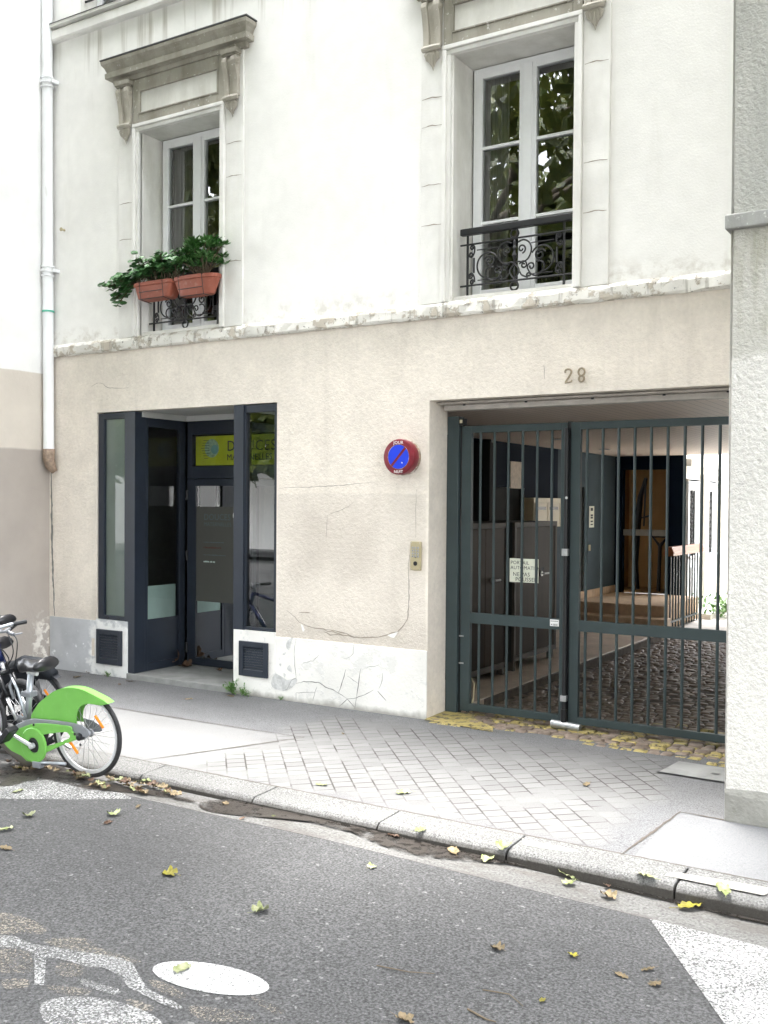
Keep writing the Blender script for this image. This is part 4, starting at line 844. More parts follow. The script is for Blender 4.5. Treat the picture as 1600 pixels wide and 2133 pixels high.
# ------------------------------------------------------------------ gate
gt = thing('entrance_gate', 'grey green steel bar gate of two leaves across the carriageway', 'gate', (0,0,0))
GYF = .36
b = MB(); b.box(-4.388, -4.272, .33, .45, .0, 2.742); b.build('post', m_gate, gt, bevel=.006)
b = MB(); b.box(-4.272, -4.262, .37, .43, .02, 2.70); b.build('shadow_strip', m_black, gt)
def leaf(x0, x1, bars, sw0, sw1):
    b = MB(); y0, y1 = GYF, GYF+.05
    b.box(x0, x0+sw0, y0, y1, .035, 2.652); b.box(x1-sw1, x1, y0, y1, .035, 2.652)
    b.box(x0+sw0, x1-sw1, y0, y1, 2.588, 2.652); b.box(x0+sw0, x1-sw1, y0, y1, .045, .108); b.box(x0+sw0, x1-sw1, y0, y1, .850, .945)
    l = b.build('leaf', m_gate, gt, bevel=.004)
    for x in bars:
        q = MB(); q.tube([(x, y0+.025, .108), (x, y0+.025, .850)], .0125, 10, cap=False); q.tube([(x, y0+.025, .945), (x, y0+.025, 2.588)], .0125, 10, cap=False); q.smooth = True
        q.build('bar', m_gate, l)
    return l
leaf(-4.252, -3.232, [-4.073+.1388*i for i in range(6)], .095, .055)
leaf(-3.197, -1.50, [-3.058+.1385*i for i in range(11)], .085, .06)
b = MB(); b.tube([(-3.225, .335, .03), (-3.225, .335, 2.60)], .021, 12); b.box(-3.231, -3.1975, .37, .40, -.0, 2.66); b.build('locking_rod', m_black, gt)
b = MB(); b.box(-3.252, -3.20, .310, .352, 1.50, 1.56); b.box(-3.252, -3.20, .310, .352, .24, .29); b.tube([(-3.22,.33,2.0),(-3.215,.31,2.0)], .012, 8); b.build('rod_guide', m_steel, gt)
b = MB(); b.tube([(-3.225,.335,.0),(-3.225,.335,.17)], .029, 12); b.build('rod_foot', m_black, gt)
for zz in (.72, .47): b = MB(); b.box(-4.262, -4.215, .352, .3595, zz, zz+.012); b.build('hinge', m_steel, gt)
b = MB(); b.box(-4.36, -1.46, .20, .32, 2.785, 2.835); b.box(-4.392, -1.46, .12, .20, 2.836, 2.855); b.build('track', m_beam, gt, bevel=.008)
b = MB()
for x in (-4.15, -3.55, -2.95, -2.35, -1.85): b = MB(); b.box(x-.012, x+.012, .196, .203, 2.822, 2.845); b.build('bolt', m_black, gt)
b = MB(); b.box(-4.235, -4.185, .26, .33, 2.655, 2.715); b.cur = 1; b.box(-4.222, -4.198, .255, .262, 2.672, 2.702); b.build('sensor', [m_black, m_cream], gt)
b = MB(); b.tube([(-3.335,.33,.035),(-3.075,.33,.022)], .036, 18); tag(b.build('gate_stop', m_steel), 'galvanised cylinder stop lying under the gate where the leaves meet', 'gate stop')
b = MB(); b.tube([(-4.17,.40,.03),(-4.14,.42,.15),(-4.15,.45,.28),(-4.2,.47,.34),(-4.3,.47,.35)], .006, 6); tag(b.build('cable', m_cream), 'pale loose cable behind the foot of the gate hinge side', 'cable')
# handwritten notice and sticker
b = MB(); b.quad((-3.777,.392,1.245),(-3.498,.392,1.245),(-3.498,.392,1.457),(-3.777,.392,1.457)); nt_ = tag(b.build('notice', m_paper), 'handwritten white notice fixed behind the gate bars', 'notice')
for t_, s_, x_, z_ in (('PORTAIL', .044, -3.768, 1.405), ('AUTOMATIQUE', .044, -3.768, 1.360), ('NE PAS', .050, -3.745, 1.300), ('POUSSER', .050, -3.72, 1.255)):
    text('lettering', t_, s_, m_ink, nt_, (x_, .390, z_), ext=.0003, space=1.05)
b = MB(); b.box(-3.371, -3.289, .356, .3595, .880, .938); st_ = tag(b.build('sticker', m_whitep), 'small white barcode sticker on the middle rail of the gate', 'sticker')
b = MB(); b.box(-3.365, -3.295, .3552, .3558, .922, .926); b.box(-3.362, -3.355, .3552, .3558, .888, .900)
for i in range(7): b.box(-3.345+.007*i, -3.345+.007*i+random.choice((.002,.004)), .3552, .3558, .884, .902)
b.build('print', m_ink, st_)

# ------------------------------------------------------------------ things fixed to the facade
pp = thing('drainpipe', 'white cast drainpipe in the left corner of the facade ending in a rusty spout', 'drainpipe')
px_, py_ = -9.335, -.085
b = MB(); b.smooth = True; b.tube([(px_-.035, py_, 9.3), (px_-.03, py_, 6.7), (px_-.015, py_, 4.5), (px_, py_, 2.52)], .060, 20, cap=False); b.build('pipe', m_pipe, pp)
for z in (6.70, 4.56):
    b = MB(); xx = px_-.03 if z > 5 else px_-.015
    for dz, r, h in ((.05, .076, .018), (0, .082, .03), (-.055, .076, .014)): b.lathe([(r, -h/2), (r, h/2)], lambda u, v, w: (xx+u, py_+v, z+dz+w), 22)
    b.box(xx-.105, xx-.07, py_-.02, py_+.08, z-.02, z+.02); b.box(xx+.07, xx+.105, py_-.02, py_+.08, z-.02, z+.02)
    b.build('bracket', m_pipe, pp, bevel=.003)
b = MB(); b.lathe([(.0675, -.01), (.0675, .01)], lambda u, v, w: (px_-.01+u, py_+v, 4.10+w), 22); b.build('band', m_green, pp)
b = MB(); b.smooth = True; b.tube([(px_, py_, 2.53), (px_+.002, py_, 2.42), (px_+.02, py_+.015, 2.33), (px_+.045, py_+.05, 2.27)], [.067, .066, .058, .035], 18); b.build('spout', m_pipedirt, pp)

ns = thing('no_parking_sign', 'round red and blue no parking drum sign mounted on the wall beside the gate', 'sign', (-4.69+.045, 0, 2.36))
ns.location = (-4.635, 0, 2.358)
b = MB(); n = 40; b.smooth = True; b.lathe([(.150, -.025), (.155, -.028), (.160, -.05), (.160, -.125), (.157, -.131), (.15, -.133)], XYZ, n); b.build('drum', m_red, ns)
b = MB(); b.lathe([(.152, -.001), (.163, -.012), (.163, -.03), (.156, -.034)], XYZ, n); b.build('rear_band', m_rust, ns)
for sg in (1, -1):
    pts = []; r = .1085; off = .012
    for i in range(25):
        a = math.pi*i/24; pts.append((r*math.cos(a), off+(r-off)*math.sin(a)*1.0 if False else max(off, 0)+ (math.sqrt(max(0, r*r-(r*math.cos(a))**2))-0)*1.0))
    P = [(x*.99, max(off, y)) for x, y in [(r*math.cos(math.pi*i/24), r*math.sin(math.pi*i/24)) for i in range(25)]]
    ca, sa = math.cos(R(48)), math.sin(R(48))
    P = [((x*ca-y*sg*sa), (x*sa+y*sg*ca)) for x, y in P]
    b = MB(); b.prism(P, XYZ, -.1345, -.1335); b.build('blue_field', m_blue, ns)
b = MB(); b.lathe([(.109,-.1338),(.112,-.1338)], XYZ, n, cap=False); b.build('rim_line', m_rust, ns)
text('lettering', 'JOUR', .040, m_whitep, ns, (-.052, -.1345, .114), ext=.0006, space=1.1); text('lettering', 'NUIT', .038, m_whitep, ns, (-.046, -.1345, -.146), ext=.0006, space=1.1)
b = MB(); b.poly([(.03,-.1352,-.055),(.045,-.1352,-.062),(.04,-.1352,-.045),(.035,-.1352,-.048)]); b.build('chip', m_whitep, ns)

dg = thing('door_entry_keypad', 'brass door entry keypad plate on the wall by the gate jamb', 'keypad', (-4.517, 0, 1.468))
b = MB(); b.box(-.056, .056, -.018, -.001, -.130, .130); b.build('plate', m_brass, dg, bevel=.005)
for r_ in range(4):
    for c_ in range(3):
        b = MB(); b.box(-.038+.028*c_, -.020+.028*c_, -.023, -.0182, .065-.026*r_, .083-.026*r_); b.build('key', m_steel, dg, bevel=.002)
for i, k in enumerate(('1','2','3','4','5','6','7','8','9','A','0','B')):
    text('lettering', k, .017, m_ink, dg, (-.034+.028*(i % 3), -.0233, .068-.026*(i//3)), ext=.0002)
b = MB(); b.lathe([(.020, -.0185), (.020, -.0225), (.016, -.0245)], lambda u, v, w: (u, w, v-.068), 20); b.build('button', m_black, dg)
b = MB(); b.lathe([(.007, -.0185), (.007, -.021)], lambda u, v, w: (u, w, v-.012), 12); b.build('indicator', m_black, dg)
b = MB()
for x, z in ((-.044,.118),(.044,.118),(-.044,-.118),(.044,-.118)): b.lathe([(.004,-.0185),(.004,-.020)], lambda u, v, w: (x+u, w, z+v), 10)
b.build('screw', m_steel, dg)

def numeral(d, x):
    b = MB(); r = .0085
    if d == '2':
        P = [(-.028,.028),(-.031,.040),(-.024,.053),(-.008,.058),(.012,.053),(.022,.038),(.018,.020),(.004,-.005),(-.014,-.030),(-.028,-.050)]
        b.tube([(p[0], -.022, p[1]) for p in smooth_open(P)], r, 8); b.tube([(-.031,-.022,-.052),(0,-.022,-.050),(.022,-.022,-.046),(.030,-.022,-.030)], [r,r,r*.9,r*.5], 8)
    else:
        for cz, rx, rz in ((.026,.026,.031),(-.028,.022,.025)): b.tube([(rx*math.cos(R(a)), -.022, cz+rz*math.sin(R(a))) for a in range(0,360,15)], r, 8, closed=True)
    o = b.build('house_number', m_numb, None, loc=(x, 0, 0)); return o
def smooth_open(P, k=5):
    out = []; n = len(P)
    for i in range(n-1):
        p0, p1, p2, p3 = [Vector(P[min(max(i+j-1, 0), n-1)]) for j in range(4)]
        for q in range(k):
            t = q/k; out.append(tuple(.5*((2*p1)+(p2-p0)*t+(2*p0-5*p1+4*p2-p3)*t*t+(3*p1-p0-3*p2+p3)*t**3)))
    return out+[tuple(P[-1])]
o = numeral('2', -3.075); o.location.z = 2.998; tag(o, 'raised white numeral 2 on the wall above the gate', 'number', 'house number above the gate')
o = numeral('8', -2.965); o.location.z = 3.000; tag(o, 'raised white numeral 8 on the wall above the gate', 'number', 'house number above the gate')
b = MB(); b.tube([(-9.168,-.05,5.02),(-9.168,.0,5.02)], .012, 10); b.lathe([(.022,-.05),(.022,-.056)], lambda u, v, w: (-9.168+u, w, 5.02+v), 12); tag(b.build('wall_fixing', m_brass), 'small rusty fixing on the white wall beside the drainpipe', 'fixing')

# ironwork guard of the windows
def guard(c, lab):
    g = thing('window_guard', lab, 'railing', (c, .085, 0), 'wrought iron guards of the first floor windows'); hw = .505
    b = MB(); b.box(-hw-.01, hw+.01, -.028, .028, 4.302, 4.36); b.build('handrail', m_iron, g, bevel=.008)
    b = MB()
    for z in (4.222, 3.862, 3.768): b.tube([(-hw-.015, 0, z), (hw+.015, 0, z)], .0085, 8)
    for s in (-1, 1): b.box(s*(hw-.055)-.008, s*(hw-.055)+.008, -.008, .008, 3.76, 4.302)
    b.build('rail', m_iron, g)
    b = MB(); q = lambda P, r=.0075: b.tube([(p[0], 0, p[1]) for p in P], r, 6)
    for z, r in ((4.262, .036), (3.815, .036)): b.tube([(r*math.cos(R(a)), 0, z+r*math.sin(R(a))) for a in range(0,360,15)], .009, 6, closed=True)
    for s in (-1, 1):
        m = lambda P: [(s*p[0], p[1]) for p in P]
        # large scroll: inner volute, big bow, small foot volute
        A = spiral((-.235, 4.055), .012, .052, 0, 520, 34); B = spiral((-.262, 4.03), .100, .125, 160-0, 300, 18)
        q(m(A)); q(m(spiral((-.245, 4.03), .095, .120, 30, 262, 26))); q(m(smooth_open([(-.262, 3.91), (-.20, 3.885), (-.15, 3.905), (-.12, 3.955)])))
        q(m(spiral((-.155, 3.965), .036, .010, -20, 400, 22)))
        q(m(spiral((-.225, 3.955), .050, .050, 60, 250, 12)))
        # top scroll beside the centre
        q(m(spiral((-.065, 4.125), .010, .040, 180, 620, 30))); q(m(smooth_open([(-.03, 4.185), (-.085, 4.20), (-.14, 4.165), (-.155, 4.10), (-.12, 4.03), (-.045, 4.0)])))
        q(m(spiral((-.085, 3.985), .034, .008, 60, 520, 24))); q(m(smooth_open([(-.065, 4.012), (-.03, 4.02), (0, 4.005)])))
        q(m(smooth_open([(0, 4.005), (-.036, 3.965), (-.038, 3.925), (0, 3.872)])))
        q(m(spiral((-.135, 3.895), .024, .006, -60, 360, 18))); q(m(smooth_open([(-.12, 3.877), (-.07, 3.90), (-.05, 3.93)])))
        # little corner scrolls along the stile
        for z, f in ((4.165, 1), (3.915, -1)):
            q(m(spiral((-.405, z+.026*f), .024, .006, 0, 420, 18))); q(m(spiral((-.42, z-.030*f), .024, .006, 180, 600, 18))); q(m(smooth_open([(-.381, z+.026*f), (-.385, z-.02*f), (-.41, z-.055*f), (-.443, z-.035*f)])))
        q(m([(-.388, 4.10), (-.388, 3.97)]), .009)
        q(m([(-.15, 4.165), (-.36, 4.165)]), .005); q(m([(-.14, 3.90), (-.35, 3.90)]), .005)
    b.lathe([(.004,4.215),(.016,4.19),(.010,4.16),(.020,4.14),(.008,4.115),(.024,4.075),(.010,4.04),(.005,4.0)], XYz, 10)
    b.lathe([(.002,3.99),(.008,3.965),(.014,3.935),(.006,3.91),(.002,3.875)], XYz, 10)
    b.build('scrollwork', m_iron, g)
    return g
guard(W1, 'wrought iron scrollwork guard half hidden under the two flower boxes'); guard(W2, 'fully visible black scrollwork window guard with a heavy top rail, no flowers')

# flower boxes and their plants
def fbox(name, lab, xc, w0, w1, z0, z1, yf, rounded):
    o = thing(name, lab, 'flower box', (xc, yf, z0), 'terracotta flower boxes on the window guard')
    z1 -= z0; z0 = 0.0
    b = MB(); n = 28
    def ring(w, d, z):
        e = 2.6 if rounded else 9
        return [((w/2)*math.copysign(abs(math.cos(t))**(2/e), math.cos(t)), (d/2)*math.copysign(abs(math.sin(t))**(2/e), math.sin(t)), z) for t in [2*math.pi*(i+.5)/n for i in range(n)]]
    R_ = [ring(w0-.03, .12, z0), ring(w0, .14, z0+.008), ring(w1-.03, .185, z1-.045), ring(w1-.025, .19, z1-.040), ring(w1, .215, z1-.036), ring(w1, .215, z1), ring(w1-.025, .19, z1), ring(w1-.03, .185, z1-.03)]
    vs = [p for r in R_ for p in r]; b.smooth = False
    b._add(vs, [(i*n+k, i*n+(k+1) % n, (i+1)*n+(k+1) % n, (i+1)*n+k) for i in range(len(R_)-1) for k in range(n)] + [tuple(range(n))]); b.build('trough', m_terra, o, bevel=.003)
    b = MB(); b.poly([(p[0], p[1], p[2]) for p in ring(w1-.03, .185, z1-.028)]); b.build('soil', m_mort, o)
    b = MB(); f = -.105
    for s in (-1, 1):
        b.tube([(s*w0*.33, .12, z1+.03), (s*w0*.33, .10, z1+.012), (s*w0*.36, f-.012, z1-.01), (s*w0*.36, f+.022, z0-.008), (s*w0*.36, .08, z0-.010)], .004, 6)
    b.tube([(-w0*.36, f-.006, z0+.06), (w0*.36, f-.006, z0+.06)], .004, 6); b.tube([(-w0*.36, f+.02, z0-.008), (w0*.36, f+.02, z0-.008)], .004, 6)
    b.build('holder', m_iron, o)
    return o
fbox('flower_box', 'square cornered terracotta flower box tilted under the trailing geranium', -7.590, .45, .55, 4.055, 4.225, -.135, False).rotation_euler = (R(-5), R(0), 0)
fbox('flower_box', 'rounded terracotta flower box holding the glossy shrub', -7.035, .44, .59, 4.035, 4.232, -.135, True)
def leafquad(b, p, d, up, L, w, fold=.2, pts=5):
    d = d.normalized(); s = d.cross(up); s = s.normalized() if s.length > 1e-5 else d.orthogonal().normalized(); n = s.cross(d)
    b._add([p, p+d*L*.35+s*w*.5+n*L*fold*.5, p+d*L*.75+s*w*.4+n*L*fold*.5, p+d*L, p+d*L*.75-s*w*.4+n*L*fold*.5, p+d*L*.35-s*w*.5+n*L*fold*.5, p+d*L*.55], [(0,1,6),(1,2,6),(2,3,6),(3,4,6),(4,5,6),(5,0,6)])
def roundleaf(b, c, n, r):
    n = n.normalized(); u = n.orthogonal().normalized(); a0 = random.random()*6.28; u = (u*math.cos(a0)+n.cross(u)*math.sin(a0)); v = n.cross(u)
    k = 9; vs = [c-n*r*.15]
    for i in range(k):
        a = 2*math.pi*(i+.2)/k*.95; rr = r*random.uniform(.85, 1.1); vs.append(c+(u*math.cos(a)+v*math.sin(a))*rr+n*r*random.uniform(.0, .22))
    b._add(vs, [(0, i+1, (i+1) % k+1) for i in range(k)])
rv = lambda s=1: Vector((random.uniform(-1,1), random.uniform(-1,1), random.uniform(-1,1)))*s
gp = thing('geranium_plant', 'bushy ivy geranium trailing left out of the square flower box', 'plant', (-7.6, -.13, 4.2))
b = MB(); st = MB()
for i in range(84):
    x = random.uniform(-.26, .38); y = random.uniform(-.08, .06); base = Vector((x, y, 0)); tip = base+Vector((random.uniform(-.16,.13), random.uniform(-.14,.08), random.uniform(.08,.30)))
    if i < 22: base = Vector((-.20, -.02, .01)); tip = base+Vector((random.uniform(-.50,-.12), random.uniform(-.08,.03), random.uniform(-.02,.12)))
    if 22 <= i < 27: base = Vector((-.24, -.03, .03)); tip = base+Vector((random.uniform(-.34,-.24), -.03, random.uniform(-.22,-.06)))
    mid = (base+tip)/2+Vector((0,0,.05)); st.tube([base, mid, tip], [.005,.004,.003], 5, cap=False)
    for k in range(9):
        t = random.uniform(.35, 1.05); p = base.lerp(tip, t)+Vector((0,0,.05*4*t*(1-t) if t < 1 else 0))+rv(.035)
        roundleaf(b, p, Vector((random.uniform(-.5,.5), -.45+random.uniform(-.5,.4), .8)), random.uniform(.026, .050))
st.build('stem', m_stem, gp); b.build('foliage', m_leafA, gp)
sh = thing('shrub_plant', 'glossy green shrub with long leaves rising from the rounded flower box', 'plant', (-6.98, -.13, 4.2))
b = MB(); st = MB()
for i in range(78):
    base = Vector((random.uniform(-.04,.06), random.uniform(-.03,.03), 0)); tip = Vector((random.gauss(0,.15), random.gauss(-.03,.10), random.uniform(.13,.42)))
    tip.x = max(-.31, min(.36, tip.x))
    if abs(tip.x) > .2: tip.z = min(tip.z, .33)
    mid = base.lerp(tip, .5)+Vector((0,0,.03)); st.tube([base, mid, tip], [.008,.005,.004], 5, cap=False)
    for k in range(15):
        d = Vector((math.cos(k*2.4), math.sin(k*2.4), random.uniform(.0, .9))); leafquad(b, tip-Vector((0,0,.03))*random.random(), d, Vector((0,0,1)), random.uniform(.060,.095), random.uniform(.024,.034), -.12)
st.build('stem', m_stem, sh); b.build('foliage', m_leafB, sh)
def weed(lab, x, y, z, s, n):
    w = thing('weed', lab, 'weed', (x, y, z), 'weeds at the foot of the facade'); b = MB(); st = MB()
    for i in range(n):
        d = Vector((random.gauss(0,.6), random.gauss(-.3,.4), random.uniform(.5,1.2))); tip = d.normalized()*s*random.uniform(.5,1); st.tube([(0,0,0), tuple(tip*.5+Vector((0,0,s*.1))), tuple(tip)], .0018, 4, cap=False)
        for k in range(6): leafquad(b, tip*random.uniform(.35,1), rv()+Vector((0,-.3,.4)), Vector((0,0,1)), s*.26, s*.10, .1)
    st.build('stem', m_weed, w); b.build('foliage', m_weed, w)
weed('green weed tuft at the foot of the right shop post', -6.62, -.045, -.002, .17, 16); weed('low green weed beside the right vent grille plinth', -6.45, -.05, -.002, .12, 12)
weed('small dry weed under the left vent grille', -8.42, -.03, 0, .09, 7); weed('brownish moss tuft where the plinth meets the pavement', -6.02, -.03, 0, .05, 8)
pc = thing('courtyard_plant', 'low leafy green plant in the sunlit courtyard', 'plant', (-4.05, 10.4, .0)); b = MB()
for i in range(420):
    p = Vector((random.gauss(0,.28), random.gauss(0,.35), abs(random.gauss(.12,.10)))); leafquad(b, p, rv()+Vector((0,0,.5)), Vector((0,0,1)), .10, .05, .1)
b.build('foliage', m_weed, pc)

# utility cover in the pavement
uc = thing('utility_cover', 'grey concrete utility cover set in the pavement by the right house', 'cover', (0,0,0))
b = MB(); zc = -.003
cv = [(-2.14,-.60),(-1.50,-.62),(-1.48,-.24),(-2.09,-.215)]
b.poly([(p[0],p[1],zp(p[1])+.0045) for p in cv]); b.build('frame', m_black, uc)
ctr = (sum(p[0] for p in cv)/4, sum(p[1] for p in cv)/4)
inn = [(ctr[0]+(p[0]-ctr[0])*.95, ctr[1]+(p[1]-ctr[1])*.92) for p in cv]
b = MB(); b.poly([(p[0],p[1],zp(p[1])+.009) for p in inn]); b.build('plate', m_sill, uc)
b = MB(); b.poly([(-1.79,-.46,-.001+.004),(-1.73,-.46,.003),(-1.72,-.42,.003),(-1.78,-.42,.003)]); b.build('lifting_slot', m_black, uc)

# ------------------------------------------------------------------ bicycles parked along the kerb
m_bgreen = Mat('green_plastic', (.15,.40,.075), .42, spec=.4); m_bgreen.vary(5, .07).mix(m_bgreen.math('MULTIPLY', m_bgreen.ramp(m_bgreen.noise(30, 4), .58, .72), .15), (.32,.52,.22)); m_bgreen = m_bgreen.done()
m_bgrey = simple('grey_frame', (.24,.25,.27), .4, .3); m_bsil = simple('silver_tube', (.36,.38,.41), .36, .55); m_tyre = simple('rubber', (.022,.022,.024), .75, 0, .2, 30, .3, 120)
m_alu = simple('rim_alloy', (.72,.73,.75), .3, .6); m_saddle = simple('saddle_black', (.014,.014,.016), .32); m_orange = simple('orange_reflector', (.85,.26,.02), .25)
m_bdark = simple('charcoal_plastic', (.014,.016,.020), .6, spec=.15); m_navyb = simple('navy_frame', (.012,.018,.075), .25, .3); m_keel = simple('brown_grey_tube', (.11,.10,.085), .5, .2); m_pink = simple('faded_red_plastic', (.42,.06,.07), .45)
def wheel(parent, name, x, r, tw, mt=m_tyre, mr=m_alu, spokes=28, refl=True):
    w = thing(name, None, None, (x, 0, r)); w.parent = parent
    ring = lambda rr, y: [(rr*math.cos(2*math.pi*i/64), y, rr*math.sin(2*math.pi*i/64)) for i in range(64)]
    b = MB(); b.smooth = True; b.tube(ring(r-tw, 0), tw, 10, closed=True); b.build('tyre', mt, w)
    b = MB(); b.smooth = False
    R0, R1 = r-2*tw+.002, r-2*tw-.022
    vs = ring(R0, -.013)+ring(R0, .013)+ring(R1, .009)+ring(R1, -.009)
    b._add(vs, [(k*64+i, k*64+(i+1) % 64, ((k+1) % 4)*64+(i+1) % 64, ((k+1) % 4)*64+i) for k in range(4) for i in range(64)]); b.build('rim', mr, w)
    b = MB()
    for i in range(spokes):
        a = 2*math.pi*i/spokes; a2 = a+(.55 if i % 2 else -.55); sy = .03 if (i//2) % 2 else -.03
        b.tube([(.028*math.cos(a2), sy, .028*math.sin(a2)), (R1*math.cos(a), 0, R1*math.sin(a))],   .0017, 4, cap=False)
    b.build('spokes', m_steel, w)
    b = MB(); b.lathe([(.012,-.06),(.03,-.045),(.03,-.03),(.018,-.025),(.018,.025),(.03,.03),(.03,.045),(.012,.06)], XYZ, 18); b.build('hub', m_bgrey, w)
    if refl:
        for a in (140, 318):
            u = Vector((math.cos(R(a)), 0, math.sin(R(a)))); t = Vector((-u.z, 0, u.x)); c = u*(R1*.63); b = MB()
            b.tube([tuple(c-t*.055+Vector((0,.008,0))), tuple(c+t*.055+Vector((0,.008,0)))], .010, 8); b.build('reflector', m_orange, w)
    return w
def saddle_mesh(L, W, H):
    """padded saddle: x forward, nose at +L/2"""
    b = MB(); b.smooth = True; n = 12; m = 14; vs = []
    for i in range(n+1):
        t = i/n; x = -L/2+L*t; w = W*(.5*(1-min(1, t*1.55))**.75+.17+.05*(1-t)) if t < .98 else W*.12
        if i == 0: w *= .7
        top = H*(1.0-.25*math.sin(math.pi*min(1, t*1.25))*.8)-(.012 if t > .9 else 0)
        for k in range(m):
            a = 2*math.pi*k/m; vs.append((x, w*math.cos(a), (top*.62 if math.sin(a) > 0 else H*.42)*math.sin(a)+ (top-H)*.4))
    b._add(vs, [(i*m+k, i*m+(k+1) % m, (i+1)*m+(k+1) % m, (i+1)*m+k) for i in range(n) for k in range(m)]+[tuple(range(m)), tuple(n*m+k for k in range(m))])
    return b
MUD = [[0.491,0.398],[0.472,0.438],[0.41,0.509],[0.342,0.559],[0.259,0.61],[0.17,0.64],[0.075,0.651],[-0.01,0.644],[-0.1,0.619],[-0.182,0.593],[-0.234,0.568],[-0.181,0.565],[-0.113,0.568],[-0.036,0.564],[0.012,0.541],[0.045,0.508],[0.059,0.464],[0.062,0.427],[0.059,0.403],[0.209,0.399],[0.369,0.395]]; CHN = [[0.751,0.233],[0.72,0.262],[0.692,0.297],[0.565,0.335],[0.465,0.374],[0.326,0.395],[0.168,0.399],[0.067,0.397],[0.061,0.365],[0.002,0.323],[0.01,0.31],[0.138,0.259],[0.26,0.202],[0.35,0.161],[0.401,0.124],[0.468,0.091],[0.525,0.09],[0.572,0.122],[0.67,0.148],[0.741,0.197]]; HOL = [[0.357,0.29],[0.324,0.313],[0.132,0.351],[0.093,0.343],[0.096,0.306],[0.298,0.228],[0.33,0.228]]; STY = [[0.75,0.296],[0.519,0.398],[0.444,0.415],[0.22,0.423],[0.064,0.421],[-0.013,0.414],[-0.08,0.382],[-0.093,0.347],[-0.069,0.332],[0.023,0.322],[0.075,0.359],[0.081,0.392],[0.341,0.389],[0.48,0.368],[0.675,0.294]]
MUD = [(p[0]*1.045, .334+(p[1]-.334)*1.07) if i < 11 else tuple(p) for i, p in enumerate(MUD)]
MUD = smooth_open(MUD[:11], 3)+smooth_open(MUD[11:19], 2)+[tuple(p) for p in MUD[19:]]
CHN = smooth(CHN, 2); HOL = smooth(HOL, 3)
def share_bike(lab, plastic, frame, loc, f, la, up, digits, m_bsil=m_bsil, m_alu=m_alu):
    k = thing('bicycle', lab, 'bicycle')
    f, la, up = Vector(f), Vector(la), Vector(up)
    k.matrix_world = Matrix(((f.x, la.x, up.x, loc[0]), (f.y, la.y, up.y, loc[1]), (f.z, la.z, up.z, loc[2]), (0,0,0,1)))
    wheel(k, 'rear_wheel', 0, .325, .0175, mr=m_alu); wheel(k, 'front_wheel', 1.13, .325, .0175, mr=m_alu)
    b = MB(); h = .036
    b.prism(MUD, XYZ, h-.005, h); b.prism(MUD, XYZ, -h, -h+.005)
    top = MUD[:31]
    for i in range(len(top)-1): b.quad((top[i][0],-h,top[i][1]), (top[i+1][0],-h,top[i+1][1]), (top[i+1][0],h,top[i+1][1]), (top[i][0],h,top[i][1]))
    b.build('mudguard', plastic, k, bevel=.002)
    b = MB(); b.prism(CHN, XYZ, .078, .092, holes=[HOL]); b.build('chain_cover', plastic, k, bevel=.005)
    for bx, bz in ((.428,.375),(.03,.347),(-.02,.275),(.72,.255)):
        b = MB(); b.lathe([(.010,.0915),(.010,.0945),(.006,.096)], lambda u, v, w: (bx+u, w, bz+v), 10); b.build('bolt', m_black, k)
    b = MB(); bb = [0.436,0.22]; b.lathe([(.135,.088),(.135,.098),(.128,.103),(.062,.103),(.058,.094)], lambda u, v, w: (bb[0]-.0+u*.92, w, bb[1]+v), 30); b.cur = 1; b.lathe([(.057,.094),(.057,.0945)], lambda u, v, w: (bb[0]+u, w, bb[1]+v), 24); b.build('crank_cover', [plastic, m_black], k)
    b = MB(); b.prism(STY, XYZ, .060, .074); b.prism([(p[0], p[1]) for p in STY], XYZ, -.07, -.06); b.build('frame', frame, k, bevel=.004)
    b = MB(); b.smooth = True; b.tube([(.46,0,.05),(.574,0,.055),(.70,0,.10),(.86,0,.20),(.98,0,.40),(1.03,0,.62),(1.0,0,.86)], [.05,.05,.05,.05,.045,.04,.035], 14); b.build('down_tube', m_keel, k)
    b = MB(); b.smooth = True; b.tube([(.62,.045,.20),(.80,.045,.21),(.93,.045,.36),(1.0,.02,.62)], .018, 10); b.build('side_tube', m_bsil, k)
    b = MB(); b.smooth = True; b.tube([(.592,0,.30),(.524,0,.735)], .024, 16); b.build('seat_tube', m_bsil, k)
    b = MB(); b.box(.50,.60,-.035,.04,.56,.60); b.build('seat_clamp', m_bgrey, k, bevel=.006)
    sd = saddle_mesh(.30, .20, .10); sd.build('saddle', m_saddle, k, loc=(.485, 0, .80)).rotation_euler = (0, R(8), 0)
    b = MB(); b.tube([(.46,0,.74),(.55,0,.745)], .018, 8); b.build('saddle_clamp', m_alu, k)
    b = MB(); b.smooth = True; b.tube([(.66,.05,.54),(.69,.055,.64),(.66,.055,.70),(.62,.05,.62),(.585,.045,.50),(.56,.04,.40)], .011, 8); b.build('lock_cable', m_bsil, k)
    b = MB(); b.tube([(bb[0],.115,bb[1]), (.600,.125,.285)], [.017,.014], 10); b.lathe([(.022,.10),(.022,.13),(.012,.134)], lambda u, v, w: (bb[0]+u, w, bb[1]+v), 14); b.build('crank', m_alu, k); b = MB(); b.tube([(bb[0],-.115,bb[1]), (.28,-.125,.15)], [.017,.014], 10); b.build('crank', m_alu, k)
    b = MB()
    b._add([(.53,.135,.345),(.565,.135,.375),(.665,.135,.265),(.635,.135,.24),(.53,.235,.345),(.565,.235,.375),(.665,.235,.265),(.635,.235,.24)], [(0,1,2,3),(7,6,5,4),(0,4,5,1),(1,5,6,2),(2,6,7,3),(3,7,4,0)]); b.build('pedal', m_black, k, bevel=.006)
